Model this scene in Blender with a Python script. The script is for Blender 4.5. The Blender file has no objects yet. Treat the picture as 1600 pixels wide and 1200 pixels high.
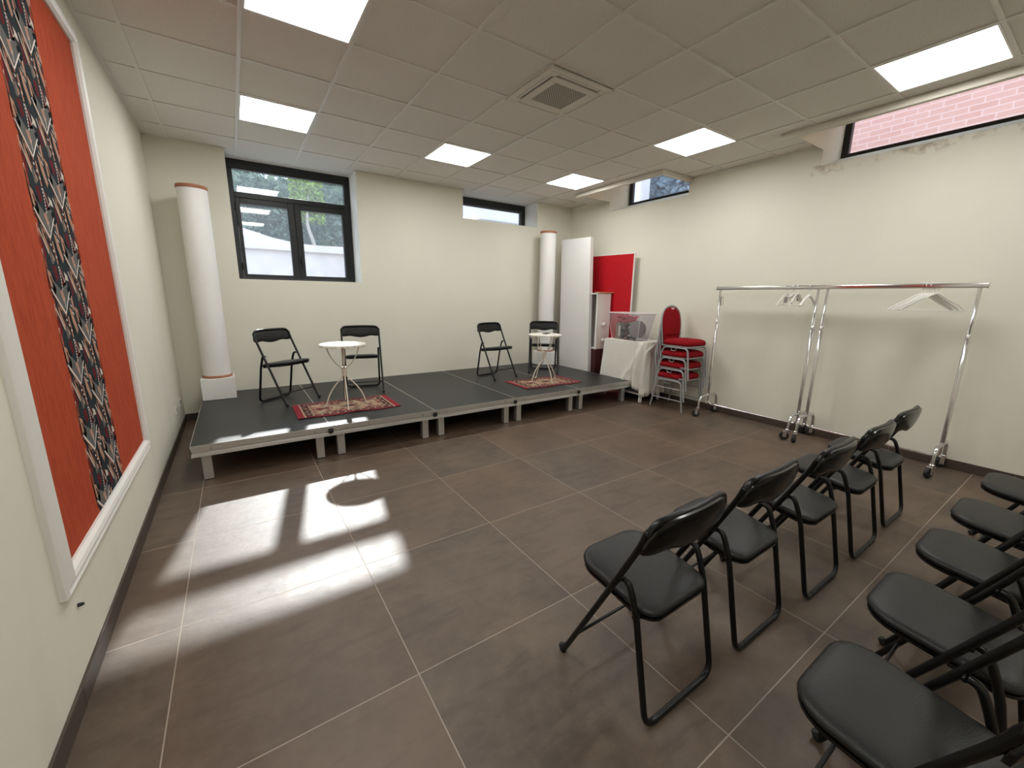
import bpy, math, random
from mathutils import Matrix, Vector
random.seed(7)
R = math.radians
sc = bpy.context.scene
COL = sc.collection

# ------------------------------------------------------------------ camera
cam = bpy.data.cameras.new('camera')
cam.sensor_width = 36.0
cam.sensor_fit = 'HORIZONTAL'
cam.lens = 636.595 / 1600 * 36.0
cam.clip_start = 0.05
camo = bpy.data.objects.new('camera', cam)
COL.objects.link(camo)
camo.matrix_world = (Matrix.Translation((0.601, -5.835, 1.4615)) @ Matrix.Rotation(R(-34.005), 4, 'Z')
                     @ Matrix.Rotation(R(90 - 12.009), 4, 'X') @ Matrix.Rotation(R(0.752), 4, 'Z'))
sc.camera = camo

# ------------------------------------------------------------------ world, sun, exposure
w = bpy.data.worlds.new('sky'); sc.world = w; w.use_nodes = True
bg = w.node_tree.nodes['Background']
bg.inputs[0].default_value = (0.72, 0.86, 1.0, 1)
bg.inputs[1].default_value = 1.9
sun = bpy.data.lights.new('sun', 'SUN'); sun.energy = 4.2; sun.angle = R(1.1); sun.color = (1.0, 0.95, 0.88)
suno = bpy.data.objects.new('sun', sun); COL.objects.link(suno)
suno.rotation_euler = Vector((-0.1450, -0.8190, -0.5515)).to_track_quat('-Z', 'Y').to_euler()
suno.location = (2, 8, 8)
PANEL = 11.0
sc.view_settings.view_transform = 'Standard'
sc.view_settings.look = 'None'
sc.view_settings.exposure = 0.93
sc.view_settings.gamma = 1.0
sc.view_settings.use_curve_mapping = False
sc.cycles.use_denoising = True
sc.cycles.max_bounces = 12
sc.cycles.diffuse_bounces = 6
sc.cycles.transparent_max_bounces = 24
sc.cycles.sample_clamp_indirect = 12.0

# ------------------------------------------------------------------ mesh builder
class MB:
    def __init__(s): s.v = []; s.f = []; s.m = []; s.cur = 0
    def mat(s, i): s.cur = i; return s
    def face(s, idx): s.f.append(tuple(idx)); s.m.append(s.cur)
    def poly(s, pts):
        b = len(s.v); s.v += [tuple(p) for p in pts]; s.face(range(b, b + len(pts)))
    def box(s, x0, x1, y0, y1, z0, z1, M=None):
        b = len(s.v)
        P = [(x, y, z) for z in (z0, z1) for y in (y0, y1) for x in (x0, x1)]
        if M is not None: P = [tuple(M @ Vector(p)) for p in P]
        s.v += P
        for q in ((0, 2, 3, 1), (4, 5, 7, 6), (0, 1, 5, 4), (2, 6, 7, 3), (0, 4, 6, 2), (1, 3, 7, 5)):
            s.face([b + i for i in q])
        return s
    def loft(s, rings, closed=False, cap=True):
        b = len(s.v); n = len(rings[0])
        for r in rings: s.v += [tuple(p) for p in r]
        k = len(rings)
        for i in range(k if closed else k - 1):
            j = (i + 1) % k
            for a in range(n):
                c = (a + 1) % n
                s.face((b + i * n + a, b + i * n + c, b + j * n + c, b + j * n + a))
        if cap and not closed:
            s.face([b + a for a in reversed(range(n))]); s.face([b + (k - 1) * n + a for a in range(n)])
        return s
    def tube(s, pts, r, n=8, closed=False, cap=True, flat=1.0):
        P = [Vector(p) for p in pts]; k = len(P)
        rr = r if isinstance(r, (list, tuple)) else [r] * k
        T = []
        for i in range(k):
            a = P[(i - 1) % k] if (closed or i > 0) else P[i]
            c = P[(i + 1) % k] if (closed or i < k - 1) else P[i]
            t = (c - a); T.append(t.normalized() if t.length > 1e-9 else Vector((0, 0, 1)))
        up = Vector((0, 0, 1)) if abs(T[0].z) < 0.9 else Vector((1, 0, 0))
        N = (up - T[0] * up.dot(T[0])).normalized()
        rings = []
        for i in range(k):
            if i: 
                N = (N - T[i] * N.dot(T[i]))
                N = N.normalized() if N.length > 1e-6 else T[i].orthogonal().normalized()
            B = T[i].cross(N)
            rings.append([P[i] + (N * math.cos(2 * math.pi * a / n) + B * math.sin(2 * math.pi * a / n) * flat) * rr[i] for a in range(n)])
        return s.loft(rings, closed, cap)
    def lathe(s, prof, n=24, c=(0, 0, 0), cap=True, M=None):
        rings = []
        for r, z in prof:
            ring = [Vector((c[0] + r * math.cos(2 * math.pi * a / n), c[1] + r * math.sin(2 * math.pi * a / n), c[2] + z)) for a in range(n)]
            if M is not None: ring = [M @ p for p in ring]
            rings.append(ring)
        return s.loft(rings, False, cap)
    def build(s, name, mats, parent=None, loc=None, bevel=0, smooth=True, ang=38, segs=2, colors=None):
        me = bpy.data.meshes.new(name)
        me.from_pydata(s.v, [], s.f)
        if not isinstance(mats, (list, tuple)): mats = [mats]
        for m in mats: me.materials.append(m)
        me.polygons.foreach_set('material_index', s.m)
        if smooth:
            me.polygons.foreach_set('use_smooth', [True] * len(s.f))
            me.set_sharp_from_angle(angle=R(ang))
        if colors is not None:
            ca = me.color_attributes.new('Col', 'FLOAT_COLOR', 'POINT')
            flat = []
            for c in colors: flat += [c[0], c[1], c[2], 1.0]
            ca.data.foreach_set('color', flat)
        me.update()
        o = bpy.data.objects.new(name, me); COL.objects.link(o)
        if parent is not None: o.parent = parent
        if loc is not None: o.location = loc
        if bevel:
            md = o.modifiers.new('bevel', 'BEVEL'); md.width = bevel; md.segments = segs
            md.limit_method = 'ANGLE'; md.angle_limit = R(40)
        return o

def fillet(pts, r, n=6, closed=False):
    P = [Vector(p) for p in pts]; out = []
    k = len(P)
    for i in range(k):
        if not closed and (i == 0 or i == k - 1): out.append(P[i]); continue
        a, b, c = P[(i - 1) % k], P[i], P[(i + 1) % k]
        d1 = (a - b); d2 = (c - b)
        q = min(r if not isinstance(r, (list, tuple)) else r[i], d1.length * .49, d2.length * .49)
        s0 = b + d1.normalized() * q; s1 = b + d2.normalized() * q
        for j in range(n + 1):
            t = j / n
            out.append(s0 * (1 - t) ** 2 + b * 2 * t * (1 - t) + s1 * t * t)
    return out

def spline(pts, n=6):
    P = [Vector(p) for p in pts]; out = []
    for i in range(len(P) - 1):
        p0 = P[max(i - 1, 0)]; p1 = P[i]; p2 = P[i + 1]; p3 = P[min(i + 2, len(P) - 1)]
        for j in range(n):
            t = j / n
            out.append(0.5 * ((2 * p1) + (p2 - p0) * t + (2 * p0 - 5 * p1 + 4 * p2 - p3) * t * t + (3 * p1 - p0 - 3 * p2 + p3) * t ** 3))
    out.append(P[-1]); return out

def rrect(x0, x1, y0, y1, rs, n=5):
    """rounded rectangle outline, radii for corners (x1,y1),(x0,y1),(x0,y0),(x1,y0)"""
    out = []
    C = [((x1, y1), 0), ((x0, y1), 90), ((x0, y0), 180), ((x1, y0), 270)]
    for ((cx, cy), a0), r in zip(C, rs):
        ox = cx - r if cx == x1 else cx + r; oy = cy - r if cy == y1 else cy + r
        for j in range(n + 1):
            a = R(a0 + 90 * j / n); out.append((ox + r * math.cos(a), oy + r * math.sin(a)))
    return out

def empty(name, label=None, cat=None, loc=(0, 0, 0), rz=0, group=None, kind=None):
    o = bpy.data.objects.new(name, None); COL.objects.link(o)
    o.empty_display_size = 0.1
    o.location = loc; o.rotation_euler = (0, 0, R(rz))
    return tag(o, label, cat, group, kind)
def tag(o, label=None, cat=None, group=None, kind=None):
    if label: o['label'] = label
    if cat: o['category'] = cat
    if group: o['group'] = group
    if kind: o['kind'] = kind
    return o
def struct(o): o['kind'] = 'structure'; return o
def kids(o): return [c for c in ALL_CH.get(o.name, [])]
ALL_CH = {}
def dup(root, loc, rz=0, label=None, group=None):
    def cp(o, par):
        c = o.copy(); COL.objects.link(c)
        if par is not None: c.parent = par
        for ch in list(o.children): cp(ch, c)
        return c
    r = cp(root, None)
    r.location = loc; r.rotation_euler = (0, 0, R(rz))
    if label: r['label'] = label
    if group: r['group'] = group
    return r

# ------------------------------------------------------------------ materials
def nt(name):
    m = bpy.data.materials.new(name); m.use_nodes = True
    return m, m.node_tree, m.node_tree.nodes['Principled BSDF']
def sset(b, **k):
    names = dict(rough='Roughness', metal='Metallic', spec='Specular IOR Level', coat='Coat Weight', trans='Transmission Weight', ior='IOR', alpha='Alpha', sheen='Sheen Weight')
    for a, v in k.items(): b.inputs[names[a]].default_value = v
def M_(name, col, rough=.5, noise=0, nscale=8, bump=0, bscale=60, **k):
    m, t, b = nt(name)
    b.inputs['Base Color'].default_value = (*col, 1); sset(b, rough=rough, **k)
    if noise or bump: tc = t.nodes.new('ShaderNodeTexCoord')
    if noise:
        n = t.nodes.new('ShaderNodeTexNoise'); n.inputs['Scale'].default_value = nscale; n.inputs['Detail'].default_value = 5
        t.links.new(tc.outputs['Object'], n.inputs['Vector'])
        mx = t.nodes.new('ShaderNodeMixRGB'); mx.inputs[1].default_value = (*[c * (1 - noise) for c in col], 1)
        mx.inputs[2].default_value = (*[min(1, c * (1 + noise)) for c in col], 1)
        t.links.new(n.outputs[0], mx.inputs[0]); t.links.new(mx.outputs[0], b.inputs['Base Color'])
    if bump:
        n2 = t.nodes.new('ShaderNodeTexNoise'); n2.inputs['Scale'].default_value = bscale; n2.inputs['Detail'].default_value = 3
        t.links.new(tc.outputs['Object'], n2.inputs['Vector'])
        bp = t.nodes.new('ShaderNodeBump'); bp.inputs['Strength'].default_value = bump; bp.inputs['Distance'].default_value = .01
        t.links.new(n2.outputs[0], bp.inputs['Height']); t.links.new(bp.outputs[0], b.inputs['Normal'])
    return m

class G:
    """small node-graph helper"""
    def __init__(s, t): s.t = t
    def n(s, typ, **k):
        nd = s.t.nodes.new(typ)
        for a, v in k.items(): setattr(nd, a, v)
        return nd
    def set(s, inp, v):
        if hasattr(v, 'links') or isinstance(v, bpy.types.NodeSocket): s.t.links.new(v, inp)
        else: inp.default_value = v
    def math(s, op, a, b=0.0, c=None):
        nd = s.n('ShaderNodeMath', operation=op); s.set(nd.inputs[0], a); s.set(nd.inputs[1], b)
        if c is not None: s.set(nd.inputs[2], c)
        return nd.outputs[0]
    def mix(s, f, a, b, mode='MIX'):
        nd = s.n('ShaderNodeMixRGB', blend_type=mode); s.set(nd.inputs[0], f)
        s.set(nd.inputs[1], a if not isinstance(a, tuple) else (*a, 1)[:4]); s.set(nd.inputs[2], b if not isinstance(b, tuple) else (*b, 1)[:4])
        return nd.outputs[0]
    def noise(s, vec, scale, detail=4, rough=.5):
        nd = s.n('ShaderNodeTexNoise'); s.set(nd.inputs['Vector'], vec); nd.inputs['Scale'].default_value = scale
        nd.inputs['Detail'].default_value = detail; nd.inputs['Roughness'].default_value = rough
        return nd.outputs[0]
    def ramp(s, f, a, b):
        nd = s.n('ShaderNodeMapRange'); s.set(nd.inputs[0], f); nd.inputs[1].default_value = a; nd.inputs[2].default_value = b
        return nd.outputs[0]

def floor_material():
    m, t, b = nt('floor_tile'); g = G(t)
    tc = g.n('ShaderNodeTexCoord').outputs['Object']
    sp = g.n('ShaderNodeSeparateXYZ'); t.links.new(tc, sp.inputs[0])
    S = 0.801
    def cell(o, off):
        u = g.math('DIVIDE', g.math('SUBTRACT', o, off), S)
        fr = g.math('FRACT', g.math('ADD', u, 50.0)); fl = g.math('FLOOR', g.math('ADD', u, 50.0))
        d = g.math('MULTIPLY', g.math('SUBTRACT', 0.5, g.math('ABSOLUTE', g.math('SUBTRACT', fr, 0.5))), S)
        return fl, d
    fx, dx = cell(sp.outputs[0], 1.0563); fy, dy = cell(sp.outputs[1], -2.1273)
    d = g.math('MINIMUM', dx, dy)
    grout = g.math('LESS_THAN', d, 0.0022)
    wn = g.n('ShaderNodeTexWhiteNoise', noise_dimensions='2D')
    cb = g.n('ShaderNodeCombineXYZ'); t.links.new(fx, cb.inputs[0]); t.links.new(fy, cb.inputs[1]); t.links.new(cb.outputs[0], wn.inputs['Vector'])
    # per tile offset of the stone figure
    off = g.n('ShaderNodeVectorMath', operation='MULTIPLY_ADD')
    t.links.new(wn.outputs['Color'], off.inputs[0]); off.inputs[1].default_value = (9, 9, 9); t.links.new(tc, off.inputs[2])
    n1 = g.noise(off.outputs[0], 2.2, 8, .62); n2 = g.noise(off.outputs[0], 14, 6, .65)
    st = g.n('ShaderNodeMapping'); t.links.new(off.outputs[0], st.inputs[0]); st.inputs['Scale'].default_value = (1.2, 5, 1); st.inputs['Rotation'].default_value = (0, 0, .35)
    n3 = g.noise(st.outputs[0], 3.0, 6, .6)
    c = g.mix(g.ramp(n1, .35, .65), (0.062, 0.043, 0.030), (0.118, 0.083, 0.058))
    c = g.mix(g.math('MULTIPLY', g.ramp(n2, .4, .7), .35), c, (0.160, 0.120, 0.088))
    c = g.mix(g.math('MULTIPLY', g.ramp(n3, .52, .70), .55), c, (0.044, 0.030, 0.022))
    tv = g.ramp(wn.outputs['Value'], 0, 1)
    c = g.mix(g.math('MULTIPLY', tv, .3), c, (0.135, 0.074, 0.040))
    c = g.mix(grout, c, (0.31, 0.26, 0.215))
    t.links.new(c, b.inputs['Base Color'])
    rg = g.math('ADD', 0.40, g.math('MULTIPLY', n2, .16))
    rg = g.math('ADD', rg, g.math('MULTIPLY', grout, .3))
    t.links.new(rg, b.inputs['Roughness'])
    sset(b, spec=.5)
    h = g.math('ADD', g.math('MULTIPLY', n2, .35), g.math('ADD', g.math('MULTIPLY', n3, .9), g.math('MULTIPLY', grout, -1.0)))
    bp = g.n('ShaderNodeBump'); bp.inputs['Strength'].default_value = .5; bp.inputs['Distance'].default_value = .005
    t.links.new(h, bp.inputs['Height']); t.links.new(bp.outputs[0], b.inputs['Normal'])
    return m

def wall_material(name, col, stain=False, scuff=False):
    m, t, b = nt(name); g = G(t)
    tc = g.n('ShaderNodeTexCoord').outputs['Object']
    n1 = g.noise(tc, 1.3, 4); n2 = g.noise(tc, 90, 3)
    c = g.mix(n1, tuple(x * .95 for x in col), tuple(min(1, x * 1.04) for x in col))
    if stain:
        sp = g.n('ShaderNodeSeparateXYZ'); t.links.new(tc, sp.inputs[0])
        nn = g.noise(tc, 5.5, 6, .65); nm = g.noise(tc, 1.9, 3)
        zb = g.math('ADD', 2.60, g.math('MULTIPLY', nn, .26))
        zb = g.math('ADD', zb, g.math('MULTIPLY', g.math('ABSOLUTE', g.math('SUBTRACT', nm, .5)), .35))
        band = g.ramp(g.math('SUBTRACT', sp.outputs[2], zb), 0.0, .03)
        iny = g.math('MULTIPLY', g.math('LESS_THAN', sp.outputs[1], -3.70), g.math('GREATER_THAN', sp.outputs[1], -5.6))
        band = g.math('MULTIPLY', g.math('MULTIPLY', band, iny), g.math('LESS_THAN', sp.outputs[2], 2.85))
        fl = g.noise(tc, 24, 6, .7)
        sc_ = g.mix(g.ramp(fl, .42, .6), (0.33, 0.26, 0.19), (0.56, 0.50, 0.40))
        rim = g.math('MULTIPLY', g.ramp(nn, .44, .56), g.math('MULTIPLY', band, .8))
        c = g.mix(rim, c, sc_)
    if scuff:
        sp = g.n('ShaderNodeSeparateXYZ'); t.links.new(tc, sp.inputs[0])
        ms = g.n('ShaderNodeMapping'); t.links.new(tc, ms.inputs[0]); ms.inputs['Scale'].default_value = (1, 1, .35)
        nn = g.noise(ms.outputs[0], 3.2, 5, .6)
        low = g.ramp(sp.outputs[2], 1.5, .1)
        c = g.mix(g.math('MULTIPLY', g.math('MULTIPLY', g.ramp(nn, .52, .72), low), .16), c, (0.38, 0.35, 0.29))
    t.links.new(c, b.inputs['Base Color']); sset(b, rough=.75, spec=.3)
    bp = g.n('ShaderNodeBump'); bp.inputs['Strength'].default_value = .12; bp.inputs['Distance'].default_value = .003
    t.links.new(n2, bp.inputs['Height']); t.links.new(bp.outputs[0], b.inputs['Normal'])
    return m

def ceiling_material():
    m, t, b = nt('ceiling_tile'); g = G(t)
    tc = g.n('ShaderNodeTexCoord').outputs['Object']
    n1 = g.noise(tc, 170, 3, .7); n2 = g.noise(tc, 60, 4, .6)
    c = g.mix(g.ramp(n1, .35, .62), (0.60, 0.575, 0.53), (0.82, 0.80, 0.755))
    c = g.mix(g.math('MULTIPLY', g.ramp(n2, .3, .7), .3), c, (0.70, 0.675, 0.63))
    t.links.new(c, b.inputs['Base Color']); sset(b, rough=.9, spec=.2)
    bp = g.n('ShaderNodeBump'); bp.inputs['Strength'].default_value = .3; bp.inputs['Distance'].default_value = .002
    t.links.new(n1, bp.inputs['Height']); t.links.new(bp.outputs[0], b.inputs['Normal'])
    return m

def schlick(g):
    lw = g.n('ShaderNodeLayerWeight')
    return g.math('ADD', .04, g.math('MULTIPLY', .9, g.math('POWER', lw.outputs['Facing'], 5.0)))
def glass_material(name='window_glass', haze=.10, tint=(.93, .97, 1.0)):
    m, t, b = nt(name); g = G(t)
    t.nodes.remove(b); out = t.nodes['Material Output']
    tr = g.n('ShaderNodeBsdfTransparent'); tr.inputs[0].default_value = (*tint, 1)
    gl = g.n('ShaderNodeBsdfGlossy'); gl.inputs['Roughness'].default_value = .02
    df = g.n('ShaderNodeBsdfTranslucent'); df.inputs[0].default_value = (.8, .87, 1, 1)
    tc = g.n('ShaderNodeTexCoord').outputs['Object']
    st = g.n('ShaderNodeMapping'); t.links.new(tc, st.inputs[0]); st.inputs['Scale'].default_value = (9, 9, 1.2)
    dirt = g.math('MULTIPLY', g.math('ADD', g.noise(st.outputs[0], 3, 6, .6), g.noise(tc, 40, 3)), haze)
    m1 = g.n('ShaderNodeMixShader'); t.links.new(dirt, m1.inputs[0]); t.links.new(tr.outputs[0], m1.inputs[1]); t.links.new(df.outputs[0], m1.inputs[2])
    fr = schlick(g)
    m2 = g.n('ShaderNodeMixShader'); t.links.new(fr, m2.inputs[0]); t.links.new(m1.outputs[0], m2.inputs[1]); t.links.new(gl.outputs[0], m2.inputs[2])
    t.links.new(m2.outputs[0], out.inputs[0])
    return m
def clear_plastic(name, tint, rough=.08, haze=.05):
    m, t, b = nt(name); g = G(t)
    t.nodes.remove(b); out = t.nodes['Material Output']
    tr = g.n('ShaderNodeBsdfTransparent'); tr.inputs[0].default_value = (*tint, 1)
    gl = g.n('ShaderNodeBsdfGlossy'); gl.inputs['Roughness'].default_value = rough
    df = g.n('ShaderNodeBsdfDiffuse'); df.inputs[0].default_value = (.8, .8, .82, 1)
    m1 = g.n('ShaderNodeMixShader'); m1.inputs[0].default_value = haze; t.links.new(tr.outputs[0], m1.inputs[1]); t.links.new(df.outputs[0], m1.inputs[2])
    fr = schlick(g)
    m2 = g.n('ShaderNodeMixShader'); t.links.new(fr, m2.inputs[0]); t.links.new(m1.outputs[0], m2.inputs[1]); t.links.new(gl.outputs[0], m2.inputs[2])
    t.links.new(m2.outputs[0], out.inputs[0])
    return m
def emis(name, col, s):
    m, t, b = nt(name); t.nodes.remove(b)
    e = t.nodes.new('ShaderNodeEmission'); e.inputs[0].default_value = (*col, 1); e.inputs[1].default_value = s
    t.links.new(e.outputs[0], t.nodes['Material Output'].inputs[0]); return m
def colattr(name, rough=.9, **k):
    m, t, b = nt(name)
    a = t.nodes.new('ShaderNodeAttribute'); a.attribute_name = 'Col'
    t.links.new(a.outputs['Color'], b.inputs['Base Color']); sset(b, rough=rough, **k); return m
def leaf_material(name, c1, c2):
    m, t, b = nt(name); g = G(t)
    out = t.nodes['Material Output']
    oi = g.n('ShaderNodeTexCoord').outputs['Object']
    c = g.mix(g.ramp(g.noise(oi, 2.5, 3), .35, .65), c1, c2)
    c = g.mix(g.ramp(g.noise(oi, 25, 2), .4, .7), c, tuple(x * .45 for x in c1))
    t.links.new(c, b.inputs['Base Color']); sset(b, rough=.6)
    tl = g.n('ShaderNodeBsdfTranslucent'); t.links.new(c, tl.inputs[0])
    ms = g.n('ShaderNodeMixShader'); ms.inputs[0].default_value = .45
    t.links.new(b.outputs[0], ms.inputs[1]); t.links.new(tl.outputs[0], ms.inputs[2]); t.links.new(ms.outputs[0], out.inputs[0])
    return m

MAT = {}
MAT['floor'] = floor_material()
WC = (0.71, 0.690, 0.595)
MAT['wall'] = wall_material('wall_paint', WC)
MAT['wall_s'] = wall_material('wall_paint_worn', WC, stain=True, scuff=True)
MAT['wall_l'] = wall_material('wall_paint_left', WC, scuff=True)
MAT['reveal'] = M_('white_reveal_paint', (.80, .79, .75), .7)
MAT['well'] = M_('cream_well_paint', (.86, .80, .67), .8)
MAT['ceil'] = ceiling_material()
MAT['tbar'] = M_('white_grid_metal', (.70, .68, .64), .4)
MAT['fascia'] = M_('cream_fascia', (.66, .62, .54), .6)
MAT['skirt'] = M_('brown_skirting_tile', (.060, .042, .031), .45, noise=.2, nscale=9)
MAT['anth'] = M_('anthracite_aluminium', (.011, .012, .0125), .42, metal=.0, spec=.4)
MAT['glass'] = glass_material(haze=.035)
MAT['glass2'] = glass_material('side_window_glass', haze=.05, tint=(.97, .97, .98))
MAT['panel'] = emis('led_diffuser', (1.0, .995, .965), PANEL)
MAT['white'] = M_('white_enamel', (.80, .79, .77), .35)
MAT['acw'] = M_('ivory_plastic', (.68, .65, .58), .45)
MAT['dark'] = M_('dark_slot', (.02, .02, .02), .8)
MAT['grille'] = M_('grille_plastic', (.46, .44, .38), .7)
MAT['blk'] = M_('black_powder_coat', (.0035, .0035, .0035), .30, spec=.36)
MAT['vinyl'] = M_('black_vinyl', (.013, .0132, .0130), .40, bump=.12, bscale=220, spec=.30)
MAT['shell'] = M_('black_gloss_plastic', (.004, .004, .004), .20, spec=.5)
MAT['rubber'] = M_('black_rubber', (.012, .012, .012), .6)
MAT['deck'] = M_('grey_phenolic_deck', (.019, .0195, .0192), .42, spec=.4, noise=.22, nscale=5, bump=.06, bscale=300)
MAT['alu'] = M_('mill_aluminium', (.62, .61, .58), .38, metal=.75, noise=.1, nscale=4)
MAT['plaster'] = M_('white_plaster', (.76, .75, .73), .6, noise=.03, nscale=6)
MAT['terra'] = M_('terracotta_trim', (.34, .13, .065), .6)
MAT['iron'] = M_('cream_painted_iron', (.70, .64, .54), .4)
MAT['top'] = M_('cream_table_top', (.82, .78, .70), .35)
MAT['chrome'] = M_('chrome', (.72, .72, .73), .12, metal=1.0)
MAT['grey'] = M_('silver_grey_tube', (.36, .36, .365), .38, metal=.3)
MAT['redf'] = M_('red_chair_fabric', (.23, .005, .009), .9, noise=.25, nscale=40, spec=.15)
MAT['redp'] = M_('red_board', (.46, .006, .013), .6, spec=.25, noise=.08, nscale=3)
MAT['cloth'] = M_('white_cotton', (.72, .70, .64), .9, noise=.05, nscale=12, bump=.3, bscale=18)
MAT['wood'] = M_('orange_wood', (.50, .25, .11), .5, noise=.2, nscale=20)
MAT['dkred'] = M_('dark_maroon_fabric', (.055, .010, .012), .85)
MAT['bwood'] = M_('brown_board', (.14, .075, .045), .6)
MAT['frame'] = M_('white_moulding', (.74, .73, .69), .45)
MAT['box'] = clear_plastic('clear_box_plastic', (.95, .94, .96))
MAT['hang'] = M_('white_hanger_plastic', (.82, .81, .78), .4)
MAT['tip'] = M_('grey_plastic', (.28, .27, .24), .5)

# ------------------------------------------------------------------ room shell
H = 3.033
CZ = 3.041
XR = 5.82
YB = 0.06
YR = -7.7
fl = MB().box(-.3, 6.4, YR - .3, .5, -.2, 0).build('floor', MAT['floor'], smooth=False); struct(fl)
wl = MB().box(-.25, 0, YR - .25, .5, 0, CZ).build('wall_left', MAT['wall_l'], smooth=False); struct(wl)
b = MB()
b.mat(0).box(0, .69, YB, .5, 0, CZ).box(2.09, 3.64, YB, .5, 0, CZ).box(5.06, XR, YB, .5, 0, CZ)
b.box(.69, 2.09, YB, .5, 0, 1.632).box(3.64, 5.06, YB, .5, 0, 2.632)
e = .0015
b.mat(1)   # white painted reveals of the two openings
for x0, x1, z0 in ((.69, 2.09, 1.632), (3.64, 5.06, 2.632)):
    b.box(x0 - e, x0 + e, YB + .004, .5, z0, CZ - .002).box(x1 - e, x1 + e, YB + .004, .5, z0, CZ - .002).box(x0, x1, YB + .004, .5, z0 - e, z0 + e)
struct(b.build('wall_back', [MAT['wall'], MAT['reveal']], smooth=False))
b = MB()
WY = [(-.85, -2.27), (-3.78, -5.2)]
b.box(XR, 6.4, YR, .5, 0, 2.82)
b.box(XR, 6.4, -.85, .5, 2.82, 3.55).box(XR, 6.4, -3.78, -2.27, 2.82, 3.55).box(XR, 6.4, YR, -5.2, 2.82, 3.55)
for y1, y0 in WY:      # sloping sills
    P = [(XR, 2.82), (6.4, 2.82), (6.4, 2.985), (6.27, 2.985), (XR, 2.835)]
    b.loft([[(x, y0, z) for x, z in P], [(x, y1, z) for x, z in P]])
b.box(XR, 6.4, YR, .5, 3.53, 3.6)
struct(b.build('wall_right', MAT['wall_s'], smooth=False))
struct(MB().box(0, XR, YR - .25, YR, 0, CZ).build('wall_rear', MAT['wall'], smooth=False))
b = MB()
b.box(-.25, 5.24, YR - .25, .5, CZ, 3.12)
b.box(5.24, XR, -.85, .5, CZ, 3.12).box(5.24, XR, -3.78, -2.27, CZ, 3.12).box(5.24, XR, YR - .25, -5.2, CZ, 3.12)
struct(b.build('ceiling', MAT['ceil'], smooth=False))
# light wells above the ceiling in front of the two high windows on the right
for i, (y1, y0) in enumerate(WY):
    b = MB()
    b.box(5.20, 5.24, y0 - .04, y1 + .04, 3.12, 3.55)
    b.box(5.24, XR, y1, y1 + .04, 3.12, 3.55).box(5.24, XR, y0 - .04, y0, 3.12, 3.55)
    b.box(5.20, XR, y0 - .04, y1 + .04, 3.55, 3.6)
    # cream cheeks carried through the wall
    b.box(5.24, 6.27, y1 - .004, y1 - .001, 2.99, 3.545).box(XR + .001, 6.27, y1 - .004, y1 - .001, 2.84, 2.99)
    struct(b.build('trim_%d' % (i + 1), MAT['well'], smooth=False))
    b = MB()
    y1f = y1 + (.12 if i == 0 else .13)
    b.box(5.19, 5.238, y0 - .045, y1f, 2.982, 3.04)
    b.box(5.238, XR, y0 - .045, y0 - .001, 2.982, 3.04)
    struct(b.build('trim_%d' % (i + 3), MAT['fascia'], bevel=.004))
# suspended grid
b = MB()
for k in range(-2, 10):
    x = .805 + .6 * k
    if -.0 < x < XR: 
        for ya, yb in ([(YR, YB)] if x < 5.2 else [(-.85, YB), (-3.78, -2.27), (YR, -5.2)]):
            b.box(x - .012, x + .012, ya, yb, H, CZ + .001)
for k in range(-8, 6):
    y = -2.74 + .6 * k
    if YR < y < YB:
        xe = 5.19 if (WY[0][1] - .05 < y < WY[0][0]) or (WY[1][1] - .05 < y < WY[1][0]) else XR
        b.box(0, xe, y - .012, y + .012, H + .0015, CZ + .001)
for x0, x1 in ((.69, 2.09), (3.64, 5.06)):
    b.box(x0, x1, .415, .44, H, CZ + .001)
    b.box(x0, x0 + .02, YB, .44, H, CZ + .001).box(x1 - .02, x1, YB, .44, H, CZ + .001)
b.box(0, .022, YR, YB, H - .001, CZ + .001)
b.box(0, .69, YB - .022, YB, H - .001, CZ + .001).box(2.09, 3.64, YB - .022, YB, H - .001, CZ + .001).box(5.06, XR, YB - .022, YB, H - .001, CZ + .001)
for ya, yb in ((-.85, YB), (-3.78, -2.27), (YR, -5.2)): b.box(XR - .022, XR, ya, yb, H - .001, CZ + .001)
struct(b.build('trim_5', MAT['tbar'], smooth=False))
# skirting tiles
def skirt(name, boxes):
    b = MB()
    for bx in boxes: b.box(*bx)
    struct(b.build(name, MAT['skirt'], bevel=.002))
L = []
y = YB
for k in range(12):
    y2 = max(y - (.86 if k == 0 else .8), YR); L.append((0, .010, y2 + .002, y, 0, .085)); y = y2
    if y <= YR: break
skirt('baseboard_left', L)
skirt('baseboard_back', [(x, min(x + .798, XR), YB - .010, YB, 0, .085) for x in [.012 + .8 * k for k in range(8)] if x < XR - .02])
L = []; y = YB - .02
for k in range(12):
    y2 = max(y - .8, YR); L.append((XR - .010, XR, y2 + .002, y, 0, .085)); y = y2
    if y <= YR: break
skirt('baseboard_right', L)

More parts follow.
